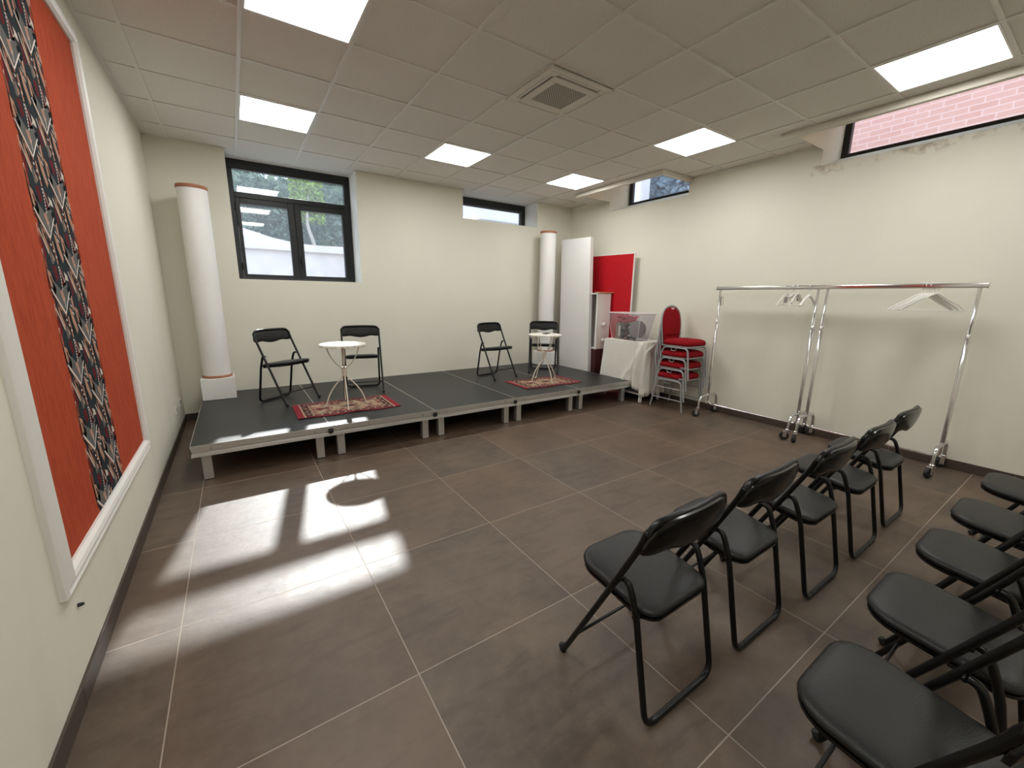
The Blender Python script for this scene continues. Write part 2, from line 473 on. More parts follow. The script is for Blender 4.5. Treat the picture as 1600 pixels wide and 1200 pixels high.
# ------------------------------------------------------------------ windows
def pane(x0, x1, y, z0, z1, name, par, m=None, along='x'):
    b = MB()
    if along == 'x': b.box(x0, x1, y - .003, y + .003, z0, z1)
    else: b.box(y - .003, y + .003, x0, x1, z0, z1)
    return b.build(name, m or MAT['glass'], par, smooth=False)
w1 = empty('window_1', kind='structure', loc=(0, 0, 0))
f = MB(); Y0, Y1 = .42, .50
f.box(.69, 2.09, Y0, Y1, 2.925, 3.041)            # head
f.box(.69, .750, Y0, Y1, 1.632, 2.925).box(2.012, 2.09, Y0, Y1, 1.632, 2.925)
f.box(.750, 2.012, Y0, Y1, 2.605, 2.668).box(.750, 2.012, Y0, Y1, 1.632, 1.662)
f.build('window_frame', MAT['anth'], w1, bevel=.004)
pane(.75, 2.012, .46, 2.668, 2.925, 'window_pane', w1)
for x0, x1, gx0, gx1 in ((.752, 1.380, .792, 1.306), (1.384, 2.010, 1.458, 1.966)):
    s = MB(); a, c = 1.664, 2.603; ga, gc = 1.706, 2.536
    s.box(x0, gx0, Y0 - .012, Y1 - .02, a, c).box(gx1, x1, Y0 - .012, Y1 - .02, a, c).box(gx0, gx1, Y0 - .012, Y1 - .02, a, ga).box(gx0, gx1, Y0 - .012, Y1 - .02, gc, c)
    so = s.build('window_sash', MAT['anth'], w1, bevel=.004)
    pane(gx0, gx1, .455, ga, gc, 'window_pane', so)
for z in (1.76, 2.45):
    MB().tube([(.748, Y0 - .014, z), (.748, Y0 - .014, z + .08)], .009).build('hinge', MAT['blk'], w1)
    MB().tube([(2.014, Y0 - .014, z), (2.014, Y0 - .014, z + .08)], .009).build('hinge', MAT['blk'], w1)
h = MB(); h.box(1.402, 1.428, Y0 - .022, Y0 - .010, 1.86, 1.95)
h.tube(fillet([(1.415, Y0 - .01, 1.935), (1.415, Y0 - .055, 1.935), (1.415, Y0 - .055, 1.82)], .02), .009)
h.build('window_handle', MAT['blk'], w1, bevel=.002)
w2 = empty('window_2', kind='structure')
f = MB(); Y0, Y1 = .43, .50
f.box(3.64, 5.06, Y0, Y1, 2.935, 3.041).box(3.64, 3.69, Y0, Y1, 2.632, 2.935).box(5.005, 5.06, Y0, Y1, 2.632, 2.935).box(3.69, 5.005, Y0, Y1, 2.632, 2.67)
f.build('window_frame', MAT['anth'], w2, bevel=.003)
f = MB(); f.box(3.69, 5.005, Y0 + .01, Y1 - .02, 2.905, 2.934).box(4.955, 5.004, Y0 + .01, Y1 - .02, 2.671, 2.905).box(3.691, 3.72, Y0 + .01, Y1 - .02, 2.671, 2.905).box(3.72, 4.955, Y0 + .01, Y1 - .02, 2.671, 2.70)
so = f.build('window_sash', M_('grey_sash', (.07, .075, .08), .4), w2, bevel=.003)
pane(3.72, 4.955, .465, 2.70, 2.905, 'window_pane', so, MAT['glass2'])
for i, (y1, y0) in enumerate(WY):
    wn = empty('window_%d' % (i + 3), kind='structure')
    f = MB(); X0, X1 = 6.27, 6.33
    f.box(X0, X1, y1 - .065, y1, 2.985, 3.53).box(X0, X1, y0, y0 + .065, 2.985, 3.53).box(X0, X1, y0 + .065, y1 - .065, 2.985, 3.02).box(X0, X1, y0 + .065, y1 - .065, 3.48, 3.53)
    f.build('window_frame', MAT['anth'], wn, bevel=.003)
    pane(y0 + .065, y1 - .065, 6.30, 3.02, 3.48, 'window_pane', wn, MAT['glass2'], along='y')

# ------------------------------------------------------------------ outside
ground = MB().box(-8, 14, .5, 14, 1.2, 1.45).box(6.4, 14, -12, .5, 1.2, 1.45).build('yard_paving', M_('yard_concrete', (.42, .40, .37), .9, noise=.15, nscale=2), smooth=False); struct(ground)
gw = MB()
pts = [(-6, 2.95), (-2, 2.9), (.3, 2.74), (.9, 2.66), (1.35, 2.53), (1.75, 2.46), (2.1, 2.44), (3.2, 2.46), (3.5, 2.46)]
gw.loft([[(x, yy, zz) for yy, zz in ((3.6, 1.45), (3.85, 1.45), (3.85, z), (3.6, z))] for x, z in pts])
gw.box(-6, 3.5, 3.52, 3.6, 2.30, 2.36)
gwm = M_('pink_render', (.58, .49, .47), .9, noise=.25, nscale=2.6, bump=.2, bscale=12)
tag(gw.build('garden_wall', gwm, smooth=False), 'pale pink rendered garden wall outside the casement window, curved top, below the hedge', 'wall')
def leaves(name, n, x0, x1, y0, y1, z0, zt, mat, size=.06, label=None, cat=None, parent=None, core=False):
    b = MB()
    for i in range(n):
        x = random.uniform(x0, x1); y = random.uniform(y0, y1); z = z0 + (zt(x) - z0) * random.random() ** .8
        a = random.uniform(0, 6.28); c = random.uniform(-1.2, 1.2); s = size * random.uniform(.6, 1.3)
        U = Vector((math.cos(a), math.sin(a), math.sin(c))).normalized() * s
        V = U.cross(Vector((random.uniform(-1, 1), random.uniform(-1, 1), random.uniform(-1, 1)))).normalized() * s * .5
        P = Vector((x, y, z)); b.poly([P - U, P - V * .9, P + U, P + V * .9])
    if core:
        k_ = 26
        ys = y1 - .12
        b.loft([[(x0 + (x1 - x0) * i / k_, yy, zz) for yy, zz in ((ys, z0), (ys + .1, z0), (ys + .1, zt(x0 + (x1 - x0) * i / k_) - .18), (ys, zt(x0 + (x1 - x0) * i / k_) - .18))] for i in range(k_ + 1)])
    o = b.build(name, mat, parent, smooth=False)
    return tag(o, label, cat) if label else o
LM = leaf_material('hedge_leaves', (.15, .21, .17), (.30, .38, .27))
LM2 = leaf_material('bright_leaves', (.30, .42, .08), (.45, .55, .14))
LM3 = leaf_material('haze_blue_leaves', (.22, .33, .42), (.38, .50, .58))  # pale blue haze of the dusty panes is put into the leaf colour
leaves('hedge', 12000, -5, 3.5, 4.05, 4.9, 1.45, lambda x: 4.15 + .15 * math.sin(x * 3.1), LM, .075, 'tall dark green hedge behind the garden wall, seen through the casement window', 'hedge', core=True)
tr = empty('slender_tree', 'slim tree with a bare trunk and yellow green leaves before the hedge, right casement', 'tree', loc=(2.12, 3.90, 1.45))
MB().tube(spline([(0, 0, 0), (.03, 0, .9), (-.08, 0, 1.5), (.05, .03, 2.3)]), [.05 - .0016 * i for i in range(19)], 7).build('trunk', M_('pale_bark', (.36, .31, .26), .9, noise=.3, nscale=9), tr)
leaves('foliage', 700, -.35, .25, -.05, .07, 1.45, lambda x: 2.35, LM2, .06, parent=tr)
b = MB(); b.box(4.0, 8.2, 3.3, 3.6, 1.45, 6.3)
b.box(4.0, 8.2, 3.24, 3.3, 3.30, 3.36)
tag(b.build('neighbouring_house', M_('pale_grey_render', (.62, .60, .62), .9, noise=.12, nscale=4), smooth=False), 'pale rendered house wall outside the small window over the right stage pillar', 'building')
def brick_material():
    m, t, b = nt('pink_brick'); g = G(t)
    tc = g.n('ShaderNodeTexCoord').outputs['Object']
    mp = g.n('ShaderNodeMapping'); t.links.new(tc, mp.inputs[0]); mp.inputs['Rotation'].default_value = (0, 0, 0)
    sp = g.n('ShaderNodeSeparateXYZ'); t.links.new(tc, sp.inputs[0])
    cb = g.n('ShaderNodeCombineXYZ'); t.links.new(sp.outputs[1], cb.inputs[0]); t.links.new(sp.outputs[2], cb.inputs[1])
    br = g.n('ShaderNodeTexBrick'); t.links.new(cb.outputs[0], br.inputs['Vector'])
    br.inputs['Scale'].default_value = 1.0; br.inputs['Brick Width'].default_value = .25; br.inputs['Row Height'].default_value = .075
    br.inputs['Mortar Size'].default_value = .007; br.inputs['Color1'].default_value = (.45, .22, .165, 1); br.inputs['Color2'].default_value = (.50, .27, .21, 1); br.inputs['Mortar'].default_value = (.58, .40, .37, 1)
    c = g.mix(g.math('MULTIPLY', g.noise(tc, 1.5, 4), .5), br.outputs[0], (.54, .33, .31))
    t.links.new(c, b.inputs['Base Color']); sset(b, rough=.9); return m
b = MB(); b.box(8.6, 9.0, -12, -1.1, 1.45, 4.7)
tag(b.build('brick_house', brick_material(), smooth=False), 'pink brick house wall filling the long high window on the right', 'building')
b = MB(); b.box(8.3, 8.6, .62, 3.0, 1.45, 5.0).box(8.22, 8.3, .56, .66, 1.45, 5.0)
tag(b.build('white_gatepost', M_('white_render', (.75, .72, .73), .9, noise=.1, nscale=3), smooth=False), 'white rendered post outside the small high window, beside foliage tinted blue by haze', 'post')
leaves('leafy_bush', 9000, 8.9, 9.8, -.98, 1.9, 1.45, lambda x: 4.7, LM3, .12, 'bush tinted blue green by haze, outside the small high window on the right', 'bush', core=True)

# ------------------------------------------------------------------ ceiling lights and air conditioner
def light_panel(x, y, label):
    t = empty('ceiling_light', label, 'ceiling light', (x, y, CZ), group='square light panels set in the ceiling grid')
    b = MB(); o, i = .288, .277
    for q in ((-o, o, -o, -i), (-o, o, i, o), (-o, -i, -i, i), (i, o, -i, i)): b.box(*q, -.010, -.0005)
    b.build('light_frame', MAT['white'], t)
    MB().box(-i, i, -i, i, -.007, -.003).build('diffuser', MAT['panel'], t, smooth=False)
    return t
for x, y, l in ((1.105, -3.04, 'lit square ceiling panel cut by the top edge of the photo'),
                (1.105, -1.24, 'lit square ceiling panel just before the large casement window'),
                (2.905, -1.24, 'lit square ceiling panel over the middle of the stage'),
                (4.705, -1.24, 'smallest looking lit square ceiling panel, nearest the far right corner'),
                (4.705, -3.04, 'lit square ceiling panel right of the air conditioner, before the small high window'),
                (4.705, -4.84, 'lit square ceiling panel beside the long high window, at the top right'),
                (1.105, -4.84, 'lit square ceiling panel straight above the viewpoint, out of the frame'),
                (4.705, -6.64, 'lit square ceiling panel above the rear right of the room, out of the frame'),
                (1.105, -6.64, 'lit square ceiling panel above the rear left of the room, out of the frame')):
    light_panel(x, y, l)
ac = empty('air_conditioner', 'square ivory ceiling cassette air conditioner with a perforated centre', 'air conditioner', (2.907, -3.02, H))
ac.scale = (.905, .905, 1)
b = MB()
def ring(b, o, i, z0, z1):
    for q in ((-o, o, -o, -i), (-o, o, i, o), (-o, -i, -i, i), (i, o, -i, i)): b.box(*q, z0, z1)
ring(b, .335, .290, -.015, -.001)
for sx in (-1, 1):
    for sy in (-1, 1): b.box(min(sx * .29, sx * .225), max(sx * .29, sx * .225), min(sy * .29, sy * .225), max(sy * .29, sy * .225), -.015, -.004)
b.build('casing', MAT['acw'], ac, bevel=.003)
b = MB(); b.box(-.284, .284, -.284, .284, -.0035, -.001); b.build('cavity', MAT['dark'], ac, smooth=False)
for k in range(4):
    M = Matrix.Rotation(R(90 * k), 4, 'Z')
    MB().box(-.221, .221, .252, .283, -.013, -.008, M=M).build('louver', MAT['acw'], ac, bevel=.002)
b = MB(); ring(b, .240, .172, -.020, -.008); b.build('grille_frame', MAT['acw'], ac, bevel=.003)
b = MB(); b.box(-.172, .172, -.172, .172, -.016, -.008)
N = 26
for i in range(N):
    for j in range(N):
        if (i + j) % 2 == 0:
            cx = -.166 + .332 * i / (N - 1); cy = -.166 + .332 * j / (N - 1)
            b.mat(1).box(cx - .0042, cx + .0042, cy - .0042, cy + .0042, -.0163, -.0159)
b.build('grille', [MAT['grille'], MAT['dark']], ac, smooth=False)

# ------------------------------------------------------------------ framed wall panel on the left wall
wp = empty('wall_panel', 'large orange red wallpaper panel in white moulding with a geometric centre stripe', 'wall panel', (0, -3.12, .42))
FY0, FY1, FZ1 = -.86, .865, 2.46
b = MB()
prof = [(0, 0), (0, .018), (.010, .026), (.022, .020), (.030, .024), (.052, .036), (.068, .030), (.078, .016), (.078, 0)]   # inset from outer edge, height off wall
def corner(sy, sz, d): 
    return (FY0 + d if sy < 0 else FY1 - d, d if sz < 0 else FZ1 - d)
rings = []
for sy, sz in ((-1, -1), (1, -1), (1, 1), (-1, 1)):
    rings.append([(h_, *corner(sy, sz, d)) for d, h_ in prof])
b.loft(rings, closed=True)
b.build('moulding', MAT['frame'], wp, ang=25)
mt, t, bb = nt('orange_wallpaper'); g = G(t)
tc = g.n('ShaderNodeTexCoord').outputs['Object']
mp = g.n('ShaderNodeMapping'); t.links.new(tc, mp.inputs[0]); mp.inputs['Scale'].default_value = (60, 60, 8)
c = g.mix(g.ramp(g.noise(mp.outputs[0], 1.2, 4, .7), .42, .7), (.43, .070, .026), (.31, .040, .016))
t.links.new(c, bb.inputs['Base Color']); sset(bb, rough=.9, spec=.15)
MB().box(.0005, .006, FY0 + .07, FY1 - .07, .07, FZ1 - .07).build('wallpaper', mt, wp, smooth=False)
# centre stripe: woven looking geometric figure built from small flat patches
pal = [(.026, .034, .038), (.60, .52, .45), (.42, .24, .17), (.13, .125, .12), (.12, .016, .020), (.010, .011, .014), (.75, .70, .65)]
pm = [M_('stripe_%s' % n, c, .9, spec=.05) for n, c in zip(('slate', 'cream', 'tan', 'grey', 'maroon', 'black', 'white'), pal)]
S0, S1, SZ0, SZ1 = -.325, .165, .078, FZ1 - .078
st = MB(); lay = [0]
def clipz(P):
    out = []
    n = len(P)
    for axis, lim, sgn in ((1, SZ0, 1), (1, SZ1, -1)):
        out = []; n = len(P)
        if n == 0: return P
        for i in range(n):
            a, c = P[i], P[(i + 1) % n]; ia = (a[axis] - lim) * sgn >= 0; ic = (c[axis] - lim) * sgn >= 0
            if ia: out.append(a)
            if ia != ic:
                tt = (lim - a[axis]) / (c[axis] - a[axis]); out.append((a[0] + (c[0] - a[0]) * tt, a[1] + (c[1] - a[1]) * tt))
        P = out
    return P
def patch(m, P, l):
    P = clipz(P)
    if len(P) >= 3: st.mat(m).poly([(.0062 + .00012 * l, y, z) for y, z in P])
def line(m, pts, wd, l):
    for (a, b_), (c, d) in zip(pts[:-1], pts[1:]):
        dx, dy = c - a, d - b_; q = math.hypot(dx, dy); nx, ny = -dy / q * wd / 2, dx / q * wd / 2
        patch(m, [(a - nx, b_ - ny), (c - nx, d - ny), (c + nx, d + ny), (a + nx, b_ + ny)], l)
st.box(.006, .0062, S0 + .02, S1 - .02, SZ0, SZ1)
CW, CH = .245, .305
li = 0
for ci in range(-1, 3):
    for ri in range(-1, 9):
        cy = S0 + .125 + ci * CW; cz = .385 + ri * CH + (CH / 2 if ci % 2 else 0) + ci * .0
        if cy < S0 - .0 or cy > S1 + .0: 
            pass
        def A(*pp): return [(min(max(cy + p, S0 - .004 * math.sin(31 * (cz + q))), S1 + .006 * math.sin(23 * (cz + q))), cz + q) for p, q in pp]
        if cy + .13 < S0 or cy - .13 > S1: continue
        patch(5, A((-.115, .14), (-.045, .10), (-.045, -.02), (-.115, .03)), 1)
        patch(0, A((.0, -.03), (.115, .07), (.115, -.08), (.01, -.15)), 1)
        patch(3, A((-.11, .05), (0, -.035), (.11, .05), (.07, .09), (0, .05), (-.07, .09)), 2)
        patch(2, A((-.02, .045), (.012, .055), (.022, .015), (.0, .0)), 3)
        patch(2, A((-.118, .135), (-.085, .12), (-.060, .055), (-.075, .03), (-.112, .07)), 2)
        patch(5, A((-.10, .11), (-.088, .105), (-.072, .06), (-.085, .055)), 3)
        patch(1, A((.078, .13), (.112, .115), (.118, .09), (.085, .095)), 2)
        patch(5, A((.03, -.06), (.055, -.05), (.06, -.14), (.04, -.148)), 3)
        patch(2, A((.008, -.06), (.022, -.055), (.036, -.145), (.022, -.15)), 3)
        patch(4, A((-.118, -.05), (-.095, -.06), (-.085, -.12), (-.11, -.13)), 3)
        patch(5, A((.07, .06), (.11, .075), (.118, .03), (.085, .01)), 3)
        patch(2, A((.095, .02), (.118, .035), (.12, -.04), (.10, -.03)), 2)
        patch(3, A((-.05, -.10), (-.03, -.09), (-.015, -.145), (-.045, -.15)), 3)
        line(1, A((.03, .15), (.062, .085), (.10, .12)), .005, 4)
        line(5, A((-.118, .03), (-.02, -.075)), .006, 4)
        line(6, A((.012, .02), (.012, -.02)), .004, 4)
        line(6, A((-.115, .055), (0, -.045), (.095, .045)), .007, 4)
        line(2, A((-.105, .040), (0, -.055)), .010, 3)
        patch(2, A((-.085, .0), (-.05, -.02), (.0, -.13), (-.03, -.15), (-.08, -.07)), 2)
        line(5, A((-.075, -.01), (-.03, -.10)), .009, 4); line(5, A((-.055, -.03), (-.01, -.115)), .006, 4)
        line(1, A((-.112, -.02), (-.055, -.11)), .008, 3)
        patch(4, A((.02, .13), (.06, .14), (.075, .075), (.035, .065)), 2)
        patch(5, A((.034, .125), (.048, .127), (.054, .09), (.042, .085)), 3)
        patch(2, A((.05, -.02), (.075, -.03), (.115, -.12), (.095, -.14), (.06, -.08)), 3)
        patch(4, A((-.05, .145), (-.01, .15), (.0, .10), (-.03, .085)), 2)
        for k in range(8):
            u = .022 + .004 * math.sin(k * .6); v = .145 - k * .0125
            patch(6, A((u - .004, v - .004), (u + .004, v - .004), (u + .004, v + .004), (u - .004, v + .004)), 5)
        for k in range(7):
            u = -.02 + k * .009; v = -.06 - k * .0115
            patch(6 if k % 2 else 4, A((u - .006, v - .003), (u + .006, v - .006), (u + .006, v + .002), (u - .006, v + .005)), 5)
        for k in range(5):
            u = .065 + k * .004; v = .02 - k * .016
            patch(3 if k % 2 else 6, A((u, v), (u + .02, v - .012), (u + .02, v - .006), (u, v + .006)), 4)
st.build('centre_stripe', pm, wp, smooth=False)

# sockets on the left wall near the floor in the corner
for y, z, l, dk in ((-.62, .30, 'white wall socket nearer the camera of the two by the stage end', False), (-.26, .30, 'dark wall socket nearest the corner behind the stage end', True)):
    s = empty('wall_socket', l, 'socket', (0, y, z))
    b = MB(); b.box(0, .008, -.055, .055, -.035, .035); b.build('face_plate', MAT['white'], s, bevel=.003)
    b = MB(); b.box(.0081, .0100, -.02, .02, -.02, .02); b.build('socket_insert', MAT['dark'] if dk else MAT['tip'], s, bevel=.001)
tag(MB().lathe([(.0, 0), (.007, 0), (.007, .012), (.004, .018), (.0, .018)], 10, M=Matrix.Translation((0, -3.85, .318)) @ Matrix.Rotation(R(90), 4, 'Y'), cap=False).build('wall_plug', MAT['dark']), 'tiny dark screw plug in the left wall below the framed panel', 'screw plug')

# ------------------------------------------------------------------ stage
def platform():
    t = empty('stage_platform')
    W, D0, D1, Z = 1.004, -2.02, .035, .31
    MB().box(.004, W - .004, D0 + .004, D1 - .002, .262, Z - .001).build('deck_board', MAT['deck'], t, bevel=.001)
    b = MB()
    prof = [(0, .309), (0, .286), (.006, .283), (.006, .262), (.012, .258), (.012, .246), (.003, .240), (.0, .216), (.030, .216), (.030, .256), (.0035, .262), (.0035, .309)]
    C = [(0, D0, 1, 1), (W, D0, -1, 1), (W, D1, -1, -1), (0, D1, 1, -1)]
    b.loft([[(cx + sx * d, cy + sy * d, z) for d, z in prof] for cx, cy, sx, sy in C], closed=True)
    b.build('edge_profile', MAT['alu'], t, ang=25)
    for x in (.055, W - .055 - .066):
        for y in (-1.97, -.12):
            l = MB(); l.box(x, x + .066, y, y + .06, .006, .2155); lo = l.build('leg', MAT['alu'], t, bevel=.003)
            MB().box(x + .002, x + .064, y + .002, y + .058, 0, .0055).build('rubber_foot', MAT['rubber'], lo)
    for x in (.13, W - .13):
        MB().lathe([(.0, 0), (.009, 0), (.009, .004), (.004, .004), (.004, .0015), (.0, .0015)], 12, M=Matrix.Translation((x, D0 + .006, .272)) @ Matrix.Rotation(R(90), 4, 'X'), cap=False).build('bolt', MAT['tip'], t)
    return t
PX = [.205, 1.212, 2.219, 3.226, 4.233]
pls = ['grey topped stage platform with aluminium edge, at the left end under the left pillar',
       'second stage platform from the left, under the left bistro table and its rug',
       'bare middle stage platform between the two bistro tables',
       'fourth stage platform from the left, under the right bistro table and its rug',
       'stage platform at the right end of the stage, beside the cloth covered trolley']
p0 = platform()
for i, (x, l) in enumerate(zip(PX, pls)):
    t = p0 if i == 0 else dup(p0, (0, 0, 0))
    t.location = (x, 0, 0)
    tag(t, l, 'stage platform', 'platforms making up the low stage')
for i in range(4):
    x = PX[i] + 1.0055
    b = MB(); b.box(x - .021, x + .021, -2.0285, -2.0205, .242, .284); b.box(x - .014, x + .014, -2.033, -2.0285, .252, .276)
    tag(b.build('platform_clamp', MAT['dark'], bevel=.002), 'small black clamp on the stage front edge, ' + ['leftmost of four, before the left rug', 'second of four from the left', 'third of four from the left', 'rightmost of four, before the right rug'][i], 'clamp', 'black clamps joining the stage platforms')
b = MB(); b.tube([(5.165, -1.93, .075), (5.165, -.10, .075)], .012, 8)
bo = b.build('stage_brace', MAT['alu']); tag(bo, 'thin aluminium brace tube low under the right end of the stage', 'brace')

# ------------------------------------------------------------------ pillars (stage props)
def pillar(x, y, label):
    t = empty('stage_pillar', label, 'pillar', (x, y, .31), group='tall white prop pillars on the stage')
    MB().box(-.155, .155, -.155, .155, 0, .235).build('plinth', MAT['plaster'], t, bevel=.004)
    MB().lathe([(.135, .235), (.142, .242), (.142, .252), (.132, .262)], 36).build('base_ring', MAT['terra'], t)
    MB().lathe([(.130, .262), (.130, 2.195)], 40).build('shaft', MAT['plaster'], t)
    MB().lathe([(.133, 2.195), (.136, 2.200), (.136, 2.222), (.133, 2.228)], 36).build('top_ring', MAT['terra'], t)
pillar(.368, -.235, 'tall white round prop pillar on a square plinth, left end of the stage')
pillar(5.085, -.215, 'tall white round prop pillar on a plinth, right back corner of the stage')

# ------------------------------------------------------------------ rugs
rugm = colattr('woven_rug', .95)
def rug_color(u, v):   # u,v in -1..1
    red = (.21, .007, .018); deep = (.12, .006, .014); cream = (.46, .36, .24); dk = (.022, .010, .010); brown = (.10, .045, .028)
    au, av = abs(u), abs(v)
    if au > .875: return red
    if au > .862: return cream
    if av > .90: return red
    if au > .70 or av > .66:
        if abs(au - .705) < .010 and av < .68: return cream
        if abs(av - .665) < .022 and au < .71: return cream
        q = math.sin(u * 42) * math.sin(v * 15 + .6)
        if q > .72: return cream
        if q < -.72: return red
        return dk if math.sin(u * 21 + v * 9) > -.2 else brown
    w1 = .30 + .13 * math.sin(u * 9.5 + .5) + .04 * math.sin(u * 31)      # curling bands above and below the centre
    for c, t in ((w1, .050), (w1 + .20, .032), (w1 - .19, .030)):
        if abs(av - c) < t * (1.2 + .5 * math.sin(u * 23 + 4 * av)): return cream
    m = (u / .34) ** 2 + (v / .20) ** 2
    if m < 1:
        if abs(m - .62) < .14: return cream
        return dk if m < .25 else deep
    k = math.sin(u * 33 + 3 * math.sin(v * 9)) * math.sin(v * 21 + 2 * math.sin(u * 12))
    if k > .74: return cream
    if k < -.45: return dk
    if k < -.25: return brown
    return red if math.sin(u * 13 + v * 6) > -.4 else deep
def rug(x, y, z, rz, w_, d_, label, amp):
    nx, ny = 190, 110
    b = MB(); cols = []
    def P(i, j, top):
        u = -1 + 2 * i / nx; v = -1 + 2 * j / ny
        edge = .010 * math.sin(u * 7 + 1) * (v < 0) * abs(v) ** 3
        lift = amp * max(0, math.sin(u * 6.2 + .8)) * max(0, -v - .4) ** 1.5
        return (u * w_ / 2, v * d_ / 2 + edge, (.007 if top else .0005) + lift)
    for j in range(ny + 1):
        for i in range(nx + 1): b.v.append(P(i, j, True)); cols.append(rug_color(-1 + 2 * i / nx, -1 + 2 * j / ny))
    for j in range(ny):
        for i in range(nx):
            a = j * (nx + 1) + i; b.face((a, a + 1, a + nx + 2, a + nx + 1))
    # skirt + underside
    edge = [(i, 0) for i in range(nx)] + [(nx, j) for j in range(ny)] + [(i, ny) for i in range(nx, 0, -1)] + [(0, j) for j in range(ny, 0, -1)]
    base = len(b.v)
    for i, j in edge: b.v.append(P(i, j, False)); cols.append((.05, .01, .015))
    n = len(edge)
    for k in range(n):
        i, j = edge[k]; i2, j2 = edge[(k + 1) % n]
        b.face((j * (nx + 1) + i, base + k, base + (k + 1) % n, j2 * (nx + 1) + i2))
    b.face([base + k for k in reversed(range(n))])
    o = b.build('small_rug', rugm, colors=cols, ang=60)
    o.location = (x, y, z); o.rotation_euler = (0, 0, R(rz)); tag(o, label, 'rug', 'small red patterned rugs on the stage')
rug(1.485, -1.400, .31, -.6, .98, .575, 'small red oriental rug under the left bistro table, near the stage front', .010)
rug(4.080, -1.470, .31, -2, .93, .545, 'small red oriental rug under the right bistro table', .006)

# ------------------------------------------------------------------ bistro tables
def bistro_table():
    t = empty('bistro_table')
    b = MB(); b.lathe([(0, .640), (.214, .640), (.219, .646), (.219, .651), (.214, .656), (.0, .656)], 56, cap=False)
    b.build('table_top', MAT['top'], t)
    b = MB(); n = 56
    for k in range(n):
        a = 2 * math.pi * k / n
        M = Matrix.Translation((.221 * math.cos(a), .221 * math.sin(a), .641)) @ Matrix.Rotation(a, 4, 'Z')
        rg = []
        for q in range(5):
            ph = math.pi * q / 4 - math.pi / 2
            rr = max(.0008, .0095 * math.cos(ph)); zz = .016 * math.sin(ph)
            rg.append([M @ Vector((rr * math.cos(2 * math.pi * s / 6) * .7, rr * math.sin(2 * math.pi * s / 6), zz)) for s in range(6)])
        b.loft(rg)
    b.build('beaded_rim', MAT['top'], t)
    for k in range(4):
        a = R(90 * k + 5); ca, sa = math.cos(a), math.sin(a)
        pr = [(.150, .640), (.148, .60), (.130, .54), (.085, .465), (.038, .415), (.016, .385), (.013, .35), (.018, .318), (.050, .280), (.105, .215), (.155, .135), (.185, .055), (.196, .014), (.212, .008), (.226, .013)]
        MB().tube(spline([(r_ * ca, r_ * sa, z) for r_, z in pr], 4), .0065, 8).build('leg', MAT['iron'], t)
    b = MB(); b.lathe([(.022, .325), (.0245, .335), (.0245, .405), (.022, .415)], 16); b.build('waist_collar', MAT['iron'], t)
    return t
bt = bistro_table(); bt.location = (1.490, -1.385, .317); bt.rotation_euler = (0, 0, R(-8 - 5))
tag(bt, 'sunlit round cream bistro table with curved iron legs, on the left rug', 'table', 'small cream bistro tables on the stage')
dup(bt, (4.115, -1.425, .317), -4 - 5, 'shaded round cream bistro table on the right rug, with a dark phone on top')
b = MB()
o = b.loft([[(x, y, z) for x, y in rrect(-.036, .036, -.07, .07, [.01] * 4)] for z in (0, .008)]).build('phone', MAT['shell'], bevel=.001)
o.location = (4.17, -1.385, .317 + .6565); o.rotation_euler = (0, 0, R(-62)); tag(o, 'small flat dark phone lying on the right bistro table', 'phone')

